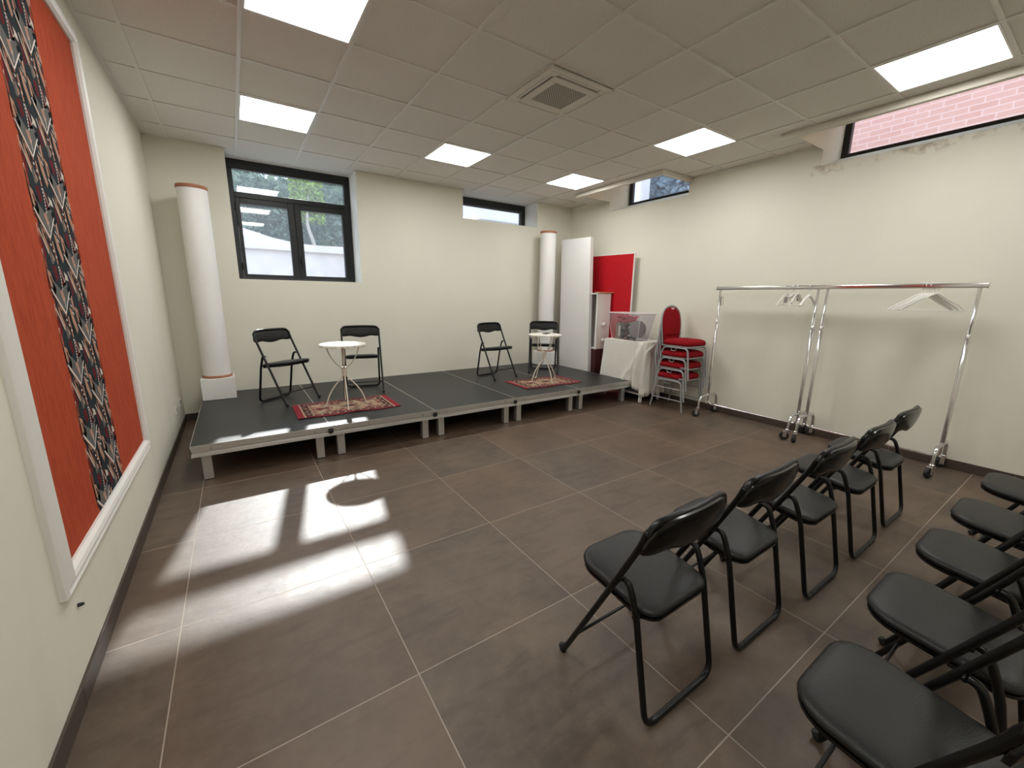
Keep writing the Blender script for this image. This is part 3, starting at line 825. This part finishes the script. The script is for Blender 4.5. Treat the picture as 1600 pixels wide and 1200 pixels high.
# ------------------------------------------------------------------ folding chairs
def folding_chair():
    t = empty('folding_chair')
    r = .0115; hw = .218
    # local +y is where the sitter faces; front feet at y=.2, rear bar at y=-.2
    side = lambda s: [(s * hw, .200, .012), (s * hw, -.050, .510), (s * hw, -.130, .675), (s * hw, -.148, .720), (s * hw, -.160, .765)]
    L_ = fillet(side(-1) , .04, 4)[:-1]; Rr = list(reversed(fillet(side(1), .04, 4)[:-1]))
    top = [(-hw, -.158, .735), (-hw + .02, -.162, .762), (-hw + .06, -.168, .775), (0, -.180, .778), (hw - .06, -.168, .775), (hw - .02, -.162, .762), (hw, -.158, .735)]
    pts = L_ + spline(top, 4) + Rr
    MB().tube(pts, r, 10).build('front_frame', MAT['blk'], t)
    hr = .198
    s_ = lambda s: [(s * hr, -.062, .512), (s * hr, -.088, .500), (s * hr, -.112, .440), (s * hr, -.130, .380)]
    pts = spline(s_(-1), 4) + fillet([(-hr, -.130, .380), (-hr, -.200, .012), (hr, -.200, .012), (hr, -.130, .380)], .055, 7)[1:-1] + list(reversed(spline(s_(1), 4)))
    MB().tube(pts, r, 10).build('rear_frame', MAT['blk'], t)
    MB().tube([(-hw, .142, .128), (hw, .142, .128)], .0065, 8).build('front_stretcher', MAT['blk'], t)
    for s in (-1, 1):
        MB().lathe([(.012, 0), (.0135, .004), (.0135, .026), (.012, .030)], 12, M=Matrix.Translation((s * hw, .202, 0)) @ Matrix.Rotation(R(-26), 4, 'X') @ Matrix.Translation((0, 0, .002))).build('foot_cap', MAT['rubber'], t)
        MB().box(s * .125 - .03, s * .125 + .03, -.209, -.191, .0, .0225).build('floor_glide', MAT['rubber'], t, bevel=.003) if False else None
        MB().tube([(s * (hr - .014), -.058, .510), (s * (hw + .014), -.058, .510)], .0065, 8).build('rivet', MAT['blk'], t)
        MB().tube([(s * (hr - .020), -.122, .402), (s * (hr + .012), -.122, .402)], .006, 8).build('rivet', MAT['blk'], t)
        b = MB(); xb = s * (hr - .024)
        b.loft([[(xb + q, y, z) for y, z in ((-.125, .381), (-.02, .394), (-.02, .402), (-.125, .389))] for q in (-.003, .003)])
        b.build('seat_bracket', MAT['blk'], t)
    b = MB(); b.tube([(-.13, -.2, .0215), (.13, -.2, .0215)], .0045, 6); b.build('floor_glide', MAT['rubber'], t)
    # seat: cushion over a thin dark tray, sloping back
    def S(o, z, inset, dome=0):
        x0, x1, y0, y1 = -.190, .190, -.172, .200
        P = rrect(x0, x1, y0, y1, [.095, .095, .07, .07], 6)
        k_ = 1 - inset / .19; yc_ = (y0 + y1) / 2; P = [(x * k_, yc_ + (y - yc_) * k_) for x, y in P]
        return [(x * (1 - .04 * (y < 0)), y, z + .405 + (y + .172) * .125) for x, y in P]
    b = MB()
    prof = [(.012, .012), (.018, .006), (.028, .000), (.036, .003), (.042, .012), (.0455, .030), (.0475, .060), (.0485, .10), (.049, .15), (.049, .185)]
    b.loft([S(0, z - .028, i) for z, i in prof], cap=True)
    b.build('seat', MAT['vinyl'], t, ang=70)
    b = MB(); b.loft([S(0, z - .028, i) for z, i in ((0, .016), (.0, .010), (.004, .004), (.014, .004), (.014, .016))]); b.build('seat_tray', MAT['shell'], t)
    # backrest
    nu, nv = 28, 8
    W2 = .228
    def yc(u, z): return -.143 - (z - .69) * .20 - .030 * (1 - u * u) + (-.004)
    def ztop(u): return .655 + .128 * (1 - abs(u) ** 5.0) ** (1 / 2.6) if abs(u) < 1 else .655
    def zbot(u): return .650 + .012 * (abs(u) ** 6) - .010 * math.exp(-(u / .28) ** 2) + .010 * math.exp(-((abs(u) - .55) / .2) ** 2)
    def sheet(thick, infl, sgn):
        rows = []
        for j in range(nv + 1):
            row = []
            for i in range(nu + 1):
                u = math.sin(math.pi / 2 * (-1 + 2 * i / nu)); v = j / nv
                zt, zb = ztop(u), zbot(u)
                if zt < zb + .02: zt = zb + .02
                z = zb + (zt - zb) * v
                e_ = (1 - abs(2 * v - 1) ** 4) * (1 - abs(u) ** 8)
                row.append((u * W2, yc(u, z) + sgn * (thick + infl * e_), z))
            rows.append(row)
        return rows
    def solid(fr, bk):
        b = MB(); n1 = nu + 1
        for rows in (fr, bk):
            for row in rows: b.v += row
        N1 = (nv + 1) * n1
        for j in range(nv):
            for i in range(nu):
                a = j * n1 + i; b.face((a, a + 1, a + n1 + 1, a + n1)); b.face((N1 + a, N1 + a + n1, N1 + a + n1 + 1, N1 + a + 1))
        for i in range(nu):
            b.face((i, N1 + i, N1 + i + 1, i + 1)); a = nv * n1 + i; b.face((a, a + 1, N1 + a + 1, N1 + a))
        for j in range(nv):
            a = j * n1; b.face((a, a + n1, N1 + a + n1, N1 + a)); a = j * n1 + nu; b.face((a, N1 + a, N1 + a + n1, a + n1))
        return b
    solid(sheet(.002, .010, 1), sheet(.000, 0, 1)).build('backrest_pad', MAT['vinyl'], t, ang=60)
    solid(sheet(-.0005, 0, 1), sheet(.010, .010, -1)).build('backrest_shell', MAT['shell'], t, ang=60)
    return t
fc = folding_chair()
fc.location = (1.825, -4.963, 0); fc.rotation_euler = (0, 0, 0)
GR1, GR2, GS = 'black folding chairs in the front audience row', 'black folding chairs in the second audience row', 'black folding chairs on the stage'
tag(fc, 'black padded folding chair at the near left end of the front row, fully in view', 'folding chair', GR1)
for (x, y, rz), l in zip([(2.402, -4.968, 0), (2.998, -4.998, 0), (3.597, -5.003, 0), (4.192, -4.99, 0)],
    ['second chair of the front row, counted from the near left end',
     'middle chair of five in the front row, black padded folding chair',
     'fourth chair of the front row, one before the end at the clothes rack',
     'farthest black folding chair of the front row, before the right clothes rack']):
    dup(fc, (x, y, 0), rz, l, GR1)
for (x, y, rz), l in zip([(1.880, -5.712, 0), (2.447, -5.702, 0), (3.015, -5.706, 0), (3.565, -5.717, 0), (4.180, -5.735, 0)],
    ['large black seat at the bottom right corner, nearest chair of the second row',
     'second chair from the bottom right corner in the second row',
     'middle chair of the second row, its black seat at the right edge of the photo',
     'fourth chair of the second row, second seat below the skirting at the right edge',
     'farthest black seat of the second row, close to the right wall skirting']):
    dup(fc, (x, y, 0), rz, l, GR2)
for (x, y, rz), l in zip([(1.006, -.82, -142.7), (1.839, -.715, 167.3), (3.708, -.807, -168.6), (4.588, -.80, 142.5)],
    ['black folding chair on the stage beside the left pillar, turned to the table',
     'black folding chair on the stage just behind the left bistro table',
     'black folding chair on the stage left of the right bistro table',
     'black folding chair on the stage behind the right bistro table, before the right pillar']):
    dup(fc, (x, y, .31), rz, l, GS)

# ------------------------------------------------------------------ stacked red banquet chairs
def banquet_chair():
    t = empty('banquet_chair')
    r = .0115; hx = .205
    for s in (-1, 1):
        x = s * hx
        f_ = fillet([(x, .250, .006), (x, .205, .405), (x, .0, .405)], .06, 6)
        k_ = fillet([(x, -.240, .006), (x, -.150, .405), (x, .0, .405)], .06, 6)
        MB().tube(f_, r, 8).build('leg', MAT['grey'], t)
        MB().tube(k_, r, 8).build('leg', MAT['grey'], t)
        MB().tube([(x, -.208, .15), (x, .234, .15)], .007, 8).build('side_stretcher', MAT['grey'], t)
        b = MB(); b.tube(fillet([(x + s * .012, .05, .40), (x + s * .014, .04, .365), (x + s * .014, -.02, .365), (x + s * .012, -.03, .40)], .01, 3), .0035, 6)
        b.build('linking_hook', MAT['grey'], t)
    b = MB(); O = rrect(-.215, .215, -.185, .225, [.09, .09, .05, .05], 6)
    b.loft([[(x, y, .418) for x, y in O], [(x, y, .430) for x, y in O]]); b.build('seat_frame', MAT['grey'], t)
    b = MB()
    b.loft([[(x, y, z) for x, y in rrect(-.212 + i, .212 - i, -.175 + i, .222 - i, [max(.09 - i * .3, .02)] * 2 + [max(.05 - i * .2, .02)] * 2, 6)] for z, i in ((.431, .008), (.438, -.002), (.462, -.006), (.484, .002), (.498, .018), (.507, .045), (.511, .09), (.512, .14))])
    b.build('seat', MAT['redf'], t, ang=70)
    # back: tube frame and oval pad, slightly reclined
    def B(x, z): return (x, -.185 - (z - .43) * .10, z)
    half = [(.190, .43), (.198, .55), (.208, .66), (.202, .77), (.168, .86), (.098, .913), (0, .932)]
    path = [B(x, z) for x, z in half] + [B(-x, z) for x, z in reversed(half[:-1])]
    path = [(.190, -.13, .416), (.190, -.165, .418)] + path + [(-.190, -.165, .418), (-.190, -.13, .416)]
    MB().tube(spline(path, 4), .0115, 8).build('back_frame', MAT['grey'], t)
    out = [(.172, .535), (.184, .60), (.193, .67), (.186, .77), (.155, .85), (.090, .900), (0, .917)]
    O = spline([(x, 0, z) for x, z in out] + [(-x, 0, z) for x, z in reversed(out[:-1])], 3)
    O = [(p.x, p.z) for p in O]
    cx, cz = 0, .71
    def ringp(s, dy): return [(lambda q: (q[0], q[1] + dy, q[2]))(B(cx + (x - cx) * s, cz + (z - cz) * s)) for x, z in O]
    b = MB(); b.loft([ringp(.97, -.012), ringp(1.0, -.004), ringp(1.0, .008), ringp(.95, .020), ringp(.8, .026), ringp(.5, .029)])
    b.build('backrest_pad', MAT['redf'], t, ang=60)
    b = MB(); b.loft([[B(x, z) for x, z in ((-.168, .47), (.168, .47), (.168, .54), (-.168, .54))], [(q[0], q[1] + .012, q[2]) for q in [B(x, z) for x, z in ((-.168, .47), (.168, .47), (.168, .54), (-.168, .54))]]])
    b.build('lower_back_pad', MAT['redf'], t, bevel=.004)
    b = MB(); b.loft([[B(x, z) for x, z in ((-.030, .892), (.030, .892), (.022, .906), (-.022, .906))], [(q[0], q[1] + .026, q[2]) for q in [B(x, z) for x, z in ((-.026, .890), (.026, .890), (.022, .904), (-.022, .904))]]])
    ho = b.build('handle_slot', MAT['white'], t)
    return t
bc = banquet_chair()
BL = ['lowest red banquet chair of the stack, its grey legs standing on the floor', 'second red banquet chair from the bottom of the stack',
      'third red banquet chair from the bottom of the stack', 'topmost red banquet chair of the stack, with its oval back in full view']
for i in range(4):
    t = bc if i == 0 else dup(bc, (0, 0, 0))
    t.location = (5.53, -2.555 - .016 * i, .148 * i); t.rotation_euler = (0, 0, R(180))
    tag(t, BL[i], 'banquet chair', 'stacked red banquet chairs')

# ------------------------------------------------------------------ clothes racks
def caster(par, x, y, ang):
    M = Matrix.Translation((x, y, 0)) @ Matrix.Rotation(R(ang), 4, 'Z')
    b = MB(); b.lathe([(.006, .090), (.020, .096), (.020, .116), (.015, .122)], 12, c=(0, 0, 0), M=M)
    for s in (-1, 1): b.box(.0, .034, s * .019 - .0015, s * .019 + .0015, .035, .097, M=M)
    b.box(-.010, .036, -.020, .020, .094, .098, M=M)
    f_ = b.build('caster', MAT['chrome'], par)
    W = M @ Matrix.Translation((.022, 0, .046)) @ Matrix.Rotation(R(90), 4, 'X')
    MB().lathe([(.012, -.014), (.037, -.015), (.045, -.008), (.046, 0), (.045, .008), (.037, .015), (.012, .014)], 24, M=W).build('wheel', MAT['rubber'], f_)
def clothes_rack(AN):
    t = empty('clothes_rack')
    L2 = .525; HB = 1.603
    b = MB(); P = [(-.014, -.019), (.014, -.019), (.0175, 0), (.014, .019), (-.014, .019), (-.0175, 0)]
    b.loft([[(x, -L2 - .03, HB + z) for x, z in P], [(x, L2 + .03, HB + z) for x, z in P]])
    b.build('top_rail', MAT['chrome'], t, ang=60)
    for s in (-1, 1):
        b = MB(); b.box(-.020, .020, min(s * (L2 + .0305), s * (L2 + .037)), max(s * (L2 + .0305), s * (L2 + .037)), HB - .024, HB + .024)
        b.build('end_cap', MAT['chrome'], t, bevel=.003)
        b = MB(); y = s * (L2 - .01)
        b.tube([(0, y, .262), (0, y, 1.2), (0, y, 1.205), (0, y, HB - .012)], [.017, .017, .0135, .0135], 12)
        b.lathe([(.017, 1.17), (.0175, 1.175), (.0175, 1.205), (.014, 1.21)], 12, c=(0, y, 0))
        b.build('post', MAT['chrome'], t)
        b = MB(); b.tube(fillet([(-.205, y, .118), (-.185, y, .262), (.185, y, .262), (.205, y, .118)], .07, 7), .016, 10)
        b.build('foot_frame', MAT['chrome'], t)
        caster(t, -.207, y, AN[0 if s > 0 else 1]); caster(t, .207, y, AN[2])
    yy = L2 - .01
    b = MB(); b.tube(fillet([(0, -yy, .262), (0, -yy, .145), (0, yy, .145), (0, yy, .262)], .07, 7), .012, 10)
    b.build('lower_rail', MAT['chrome'], t)
    return t
cr = clothes_rack((125, 110, 140)); cr.location = (5.585, -3.515, 0)
tag(cr, 'chrome clothes rack on casters next to the red chair stack', 'clothes rack', 'chrome clothes racks along the right wall')
cr = clothes_rack((185, 160, 130)); cr.location = (5.585, -4.625, 0)
tag(cr, 'chrome clothes rack on casters farther right, with the bunch of white hangers', 'clothes rack', 'chrome clothes racks along the right wall')

def hanger(w_=.40, drop=.13, r=.0046):
    t = empty('clothes_hanger')
    b = MB()
    n = [(-w_ / 2, 0, -drop - .075), (-w_ / 2 + .02, 0, -drop - .055), (-.03, 0, -.075), (0, 0, -.062), (.03, 0, -.075), (w_ / 2 - .02, 0, -drop - .055), (w_ / 2, 0, -drop - .075)]
    b.tube(fillet(n, .02, 4), r * 1.3, 6); b.tube([n[0], n[-1]], r * .8, 6)
    b.build('hanger_body', MAT['hang'], t)
    hk = [(0, 0, -.064), (0, 0, -.035), (0.026, 0, -.012)] + [(.0265 * math.cos(a) , 0, .0265 * math.sin(a)) for a in [R(d) for d in range(0, 200, 20)]]
    MB().tube(hk, .0032, 6).build('hook', MAT['hang'], t)
    return t
hg = hanger()
HZ_ = 1.603
HL = ['leftmost white plastic hanger of the bunch on the right clothes rack', 'second white hanger from the left in the bunch on the right rack', 'third white hanger from the left in the bunch on the right rack',
      'fourth white hanger from the left in the bunch on the right rack', 'fifth white hanger from the left in the bunch on the right rack', 'rightmost white plastic hanger of the bunch on the right clothes rack']
for i, dy in enumerate((0, .024, .042, .056, .072, .096)):
    t = hg if i == 0 else dup(hg, (0, 0, 0))
    t.location = (5.585, -4.803 - dy, HZ_); t.rotation_euler = (0, 0, R(-62 + (i * 37 % 5) * 2.5))
    tag(t, HL[i], 'hanger', 'white hangers on the right clothes rack')
# left rack: three small hangers, a clip hanger and a broad one
sh = hanger(.26, .11, .005)
SL = ['leftmost small white hanger on the left clothes rack', 'middle small white hanger on the left clothes rack', 'small white hanger on the left rack next to the grey clip hanger']
for i, (dy, a) in enumerate(((0, -12), (.075, -22), (.112, -8))):
    t = sh if i == 0 else dup(sh, (0, 0, 0))
    t.location = (5.585, -3.735 - dy, HZ_); t.rotation_euler = (0, 0, R(a)); tag(t, SL[i], 'hanger', 'small white hangers on the left clothes rack')
t = empty('clip_hanger', 'grey clip hanger with two clamps hanging on the left clothes rack', 'hanger', (5.585, -3.80, HZ_), -4)
b = MB(); b.tube([(-.15, 0, -.115), (.15, 0, -.085)], .005, 6); b.build('clip_bar', MAT['tip'], t)
hk = [(0, 0, -.10), (0, 0, -.035), (0.026, 0, -.012)] + [(.0265 * math.cos(R(d)), 0, .0265 * math.sin(R(d))) for d in range(0, 200, 20)]
MB().tube(hk, .0025, 6).build('hook', MAT['chrome'], t)
for s in (-1, 1):
    MB().box(s * .125 - .016, s * .125 + .016, -.012, .012, -.15 + .012 * s, -.085 + .012 * s).build('clamp', MAT['tip'], t, bevel=.005)
t = empty('broad_hanger', 'thick white hanger at the right end of the left clothes rack', 'hanger', (5.585, -3.955, HZ_), -2)
b = MB(); b.tube(spline([(-.17, 0, -.19), (-.10, 0, -.135), (-.02, 0, -.09), (.02, 0, -.09), (.10, 0, -.135), (.17, 0, -.19)], 4), [.010] * 2 + [.013] * 17 + [.010] * 2, 8); b.tube([(-.165, 0, -.188), (.165, 0, -.188)], .004, 6)
b.build('hanger_body', MAT['hang'], t)
MB().tube([(0, 0, -.09)] + hk[1:], .0035, 6).build('hook', MAT['hang'], t)
b = MB(); b.tube(fillet([(5.586, -3.018, 1.50), (5.586, -3.045, 1.50), (5.586, -3.045, 1.40), (5.586, -3.020, 1.40)], .008, 3), .003, 6); b.box(5.580, 5.592, -3.023, -3.0165, 1.395, 1.505)
tag(b.build('wire_hook', MAT['tip']), 'small grey wire hook on the left post of the left clothes rack', 'hook')

# ------------------------------------------------------------------ trolley, cloth and box
TX0, TX1, TY0, TY1, TZ = 5.265, 5.73, -2.19, -1.46, .868
tl = empty('service_trolley', 'low wheeled trolley hidden under a white cloth, only its casters showing', 'trolley', (0, 0, 0))
b = MB()
for x in (TX0 + .03, TX1 - .03):
    for y in (TY0 + .03, TY1 - .03): b.tube([(x, y, .11), (x, y, TZ - .02)], .012, 8)
b.build('frame', MAT['grey'], tl)
b = MB(); b.box(TX0 + .01, TX1 - .01, TY0 + .01, TY1 - .01, TZ - .03, TZ - .006); b.build('top_shelf', MAT['plaster'], tl)
b = MB(); b.box(TX0 + .02, TX1 - .02, TY0 + .02, TY1 - .02, .115, .135); b.build('bottom_shelf', MAT['plaster'], tl)
for x in (TX0 + .03, TX1 - .03):
    for y in (TY0 + .03, TY1 - .03):
        M = Matrix.Translation((x, y, 0))
        b = MB(); b.box(-.014, .014, -.014, .014, .085, .112, M=M); b.box(-.02, .02, .011, .014, .035, .09, M=M); b.box(-.02, .02, -.014, -.011, .035, .09, M=M)
        co = b.build('caster', MAT['white'], tl)
        MB().lathe([(.010, -.009), (.030, -.009), (.036, -.004), (.036, .004), (.030, .009), (.010, .009)], 18, M=M @ Matrix.Translation((.0, 0, .036)) @ Matrix.Rotation(R(90), 4, 'X')).build('wheel', MAT['white'], co)
# cloth: rounded rectangle skirt with folds
def cloth():
    b = MB(); x0, x1, y0, y1 = TX0 - .006, TX1 + .006, TY0 - .006, TY1 + .006
    per = []
    def seg(a, c, n): 
        for k in range(n): per.append((a[0] + (c[0] - a[0]) * k / n, a[1] + (c[1] - a[1]) * k / n))
    seg((x0, y1), (x0, y0), 60); seg((x0, y0), (x1, y0), 44); seg((x1, y0), (x1, y1), 40); seg((x1, y1), (x0, y1), 30)
    n = len(per); rings = []
    cx, cy = (x0 + x1) / 2, (y0 + y1) / 2
    def nrm(k):
        if k < 60: return (-1, 0)
        if k < 104: return (0, -1)
        if k < 144: return (1, 0)
        return (0, 1)
    rows = [(0, 0)] + [(i / 14, 1) for i in range(15)]
    rings.append([(cx + (x - cx) * .55, cy + (y - cy) * .55, TZ + .002) for x, y in per])
    rings.append([(cx + (x - cx) * .985, cy + (y - cy) * .985, TZ + .002) for x, y in per])
    for i in range(15):
        v = i / 14; ring_ = []
        for k, (x, y) in enumerate(per):
            nx_, ny_ = nrm(k)
            # bottom height along the hem
            if k < 60: hem = .30 - .10 * (k / 60) if k < 52 else .20 - .08 * ((k - 52) / 8)
            elif k < 104: hem = .12 + .015 * math.sin(k * .9)
            else: hem = .18
            ph = (k - 60)
            fold = (.008 + .026 * v) * (math.sin(ph * .62 + 1.4 * v) if 44 < k < 104 else .15 * math.sin(k * .35))
            if 30 < k < 62:   # diagonal gather running from the near top corner down the long side
                dg = (k - 30) / 32 - (.05 + .9 * (1 - v))
                fold += .030 * math.exp(-(dg / .10) ** 2) + .016 * math.exp(-((dg - .22) / .07) ** 2)
            if k == 0 or k == 60: fold = .02 * v
            z = TZ + .002 - .004 * (v > 0) - (TZ - hem) * v
            flare = .018 * v + (.03 * v * (1 - k / 60) if k < 60 else 0)
            ring_.append((x + nx_ * (fold + flare), y + ny_ * (fold + flare), z))
        rings.append(ring_)
    b.loft(rings, cap=False)
    base = 0; b.face(range(0, n))
    o = b.build('tablecloth', MAT['cloth'], ang=80)
    md = o.modifiers.new('thickness', 'SOLIDIFY'); md.thickness = .003; md.offset = 1
    return o
tag(cloth(), 'white cotton cloth draped over the trolley, gathered toward its near corner', 'cloth')
b = MB()
b.tube(spline([(TX0 - .050, TY0 - .050, .24), (TX0 - .040, TY0 - .055, .52), (TX0 - .022, TY0 - .050, .72), (TX0 + .10, TY0 - .050, .800), (TX0 + .42, TY0 - .015, .905)], 6), [.030 - .0002 * i for i in range(25)], 8, flat=.35)
tag(b.build('cloth_sash', MAT['cloth'], ang=80), 'twisted strip of white cloth tied across the near corner of the trolley', 'cloth')

bx = empty('storage_box', 'clear plastic storage box of red and dark odds and ends on the trolley', 'box', (0, 0, 0))
BZ = TZ + .0045
A0 = [(5.325, -1.535), (5.275 + .02, -2.03), (5.52, -2.05), (5.56, -1.555)]   # bottom corners
A1 = [(5.29, -1.46), (5.265, -2.085), (5.60, -2.10), (5.635, -1.48)]
b = MB()
C0 = fillet([(x, y, BZ) for x, y in A0], .03, 3, True); C1 = fillet([(x, y, BZ + .385) for x, y in A1], .03, 3, True)
b.loft([C0, C1], cap=False); b.face([len(C0) - 1 - i for i in range(len(C0))])
bo = b.build('box_body', MAT['box'], bx, ang=50)
md = bo.modifiers.new('thickness', 'SOLIDIFY'); md.thickness = .0025; md.offset = -1
b = MB(); b.tube([(p.x, p.y, p.z) for p in C1], .0075, 6, closed=True); b.build('box_rim', M_('milky_plastic', (.75, .68, .68), .4), bx)
b = MB()
for q in range(4):
    b.tube([(A0[q][0], A0[q][1], BZ + .004), (A1[q][0], A1[q][1], BZ + .38)], .003, 5)
b.build('box_rib', M_('milky_rib', (.7, .7, .7), .4), bx)
# things in the box
b = MB()
M = Matrix.Translation((5.42, -1.925, BZ + .155)) @ Matrix.Rotation(R(62), 4, 'Z') @ Matrix.Rotation(R(90), 4, 'Y')
b.lathe([(0, -.012), (.10, -.012), (.125, -.008), (.130, .006), (.126, .012), (.10, .0), (0, -.004)], 32, M=M, cap=False)
tag(b.build('metal_tray', M_('dull_steel', (.34, .34, .35), .35, metal=.6)), 'round grey metal tray standing in the clear box', 'tray')
b = MB()
for k in range(60):
    x = 5.41 + random.uniform(-.08, .08); y = -1.72 + random.uniform(-.13, .12); z = BZ + .29 + random.uniform(-.045, .045)
    r_ = random.uniform(.02, .035)
    b.lathe([(.002, -r_ * .6), (r_ * .9, -r_ * .2), (r_, .2 * r_), (.003, r_ * .6)], 7, c=(x, y, z))
tag(b.build('red_fabric', M_('crimson_cloth', (.45, .03, .07), .8)), 'crumpled crimson cloth in the top of the clear box', 'cloth')
b = MB()
for k in range(40):
    x = 5.42 + random.uniform(-.08, .07); y = -1.77 + random.uniform(-.08, .09); z = BZ + .11 + random.uniform(-.10, .12)
    r_ = random.uniform(.018, .036)
    b.lathe([(.002, -r_ * .7), (r_ * .9, -r_ * .2), (r_, .2 * r_), (.003, r_ * .7)], 6, c=(x, y, z))
tag(b.build('dark_fabric', M_('navy_black_cloth', (.02, .022, .03), .7)), 'bundle of dark cloth in the middle of the clear box', 'cloth')
b = MB(); b.box(5.35, 5.44, -1.665, -1.575, BZ + .004, BZ + .235)
o = b.build('cardboard_carton', M_('grey_brown_card', (.26, .23, .17), .8), bevel=.003); tag(o, 'grey brown carton in the far end of the clear box', 'carton')
b = MB(); b.box(5.337, 5.346, -1.668, -1.640, BZ + .05, BZ + .20)
tag(b.build('white_card', MAT['white'], bevel=.001), 'narrow white card beside the carton in the clear box', 'card')

# ------------------------------------------------------------------ boards and white pieces in the corner
def quad_slab(pts, thick, name, mat, par=None, bevel=0):
    """pts: 4 points of the face seen from the room, extruded along +x by thick"""
    b = MB(); b.loft([[Vector(p) for p in pts], [Vector(p) + Vector(thick) for p in pts]])
    return b.build(name, mat, par, bevel=bevel)
# big white flat, leaning a little to the wall
o = quad_slab([(5.30, -.36, 0), (5.30, -1.085, 0), (5.365, -.925, 2.405), (5.365, -.232, 2.428)], (.085, .015, 0), 'white_flat', MAT['plaster'], bevel=.003)
tag(o, 'tall white scenery flat standing on edge between the stage and the right wall', 'scenery flat')
o = quad_slab([(5.40, -.24, 0), (5.40, -.30, 0), (5.44, -.20, 2.36), (5.44, -.14, 2.36)], (.02, 0, 0), 'brown_board', MAT['bwood'])
tag(o, 'brown board edge showing between the right pillar and the white flat', 'board')
rb = empty('red_board', 'bright red rectangular board with a white edge leaning on the right wall', 'board')
P = [(5.70, -.45, 0), (5.70, -1.53, 0), (5.72, -1.525, 2.147), (5.72, -.45, 2.165)]
quad_slab(P, (.022, 0, 0), 'board_core', MAT['plaster'], rb)
P2 = [(5.6985, -.455, .01), (5.6985, -1.515, .01), (5.7185, -1.510, 2.135), (5.7185, -.455, 2.152)]
quad_slab(P2, (.002, 0, 0), 'red_facing', MAT['redp'], rb)
# white cabinet piece with two round knobs
cb = empty('white_cabinet', 'narrow white open cabinet with two round knobs, behind the trolley', 'cabinet', (5.40, -1.14, 0))
b = MB()
b.box(0, .275, 0, .018, .66, 1.545)                     # knob face
b.box(0, .275, .018, .26, 1.527, 1.545); b.box(.255, .275, .018, .26, .66, 1.527); b.box(0, .275, .018, .26, .66, .678)
b.box(0, .255, .245, .26, .678, 1.527)
b.box(-.004, .004, 0, .045, .655, 1.547)
b.build('carcass', MAT['plaster'], cb)
b = MB(); b.box(.20, .254, .02, .244, .68, 1.52); b.build('maroon_lining', MAT['dkred'], cb)
for z in (1.055, .80):
    b = MB(); b.lathe([(.008, 0), (.010, .008), (.026, .016), (.035, .032), (.032, .048), (.018, .059), (.002, .062)], 18, M=Matrix.Translation((.115, 0, z)) @ Matrix.Rotation(R(90), 4, 'X'))
    b.build('knob', MAT['plaster'], cb)
b = MB(); b.box(5.40, 5.66, -1.135, -.90, 0, .655)
tag(b.build('maroon_chest', MAT['dkred'], bevel=.006), 'dark maroon chest on the floor under the white cabinet', 'chest')
b = MB(); b.box(5.33, 5.715, -1.165, -1.115, 1.5465, 1.562)
tag(b.build('wooden_batten', MAT['wood'], bevel=.002), 'thin orange wooden batten lying on top of the white cabinet', 'batten')
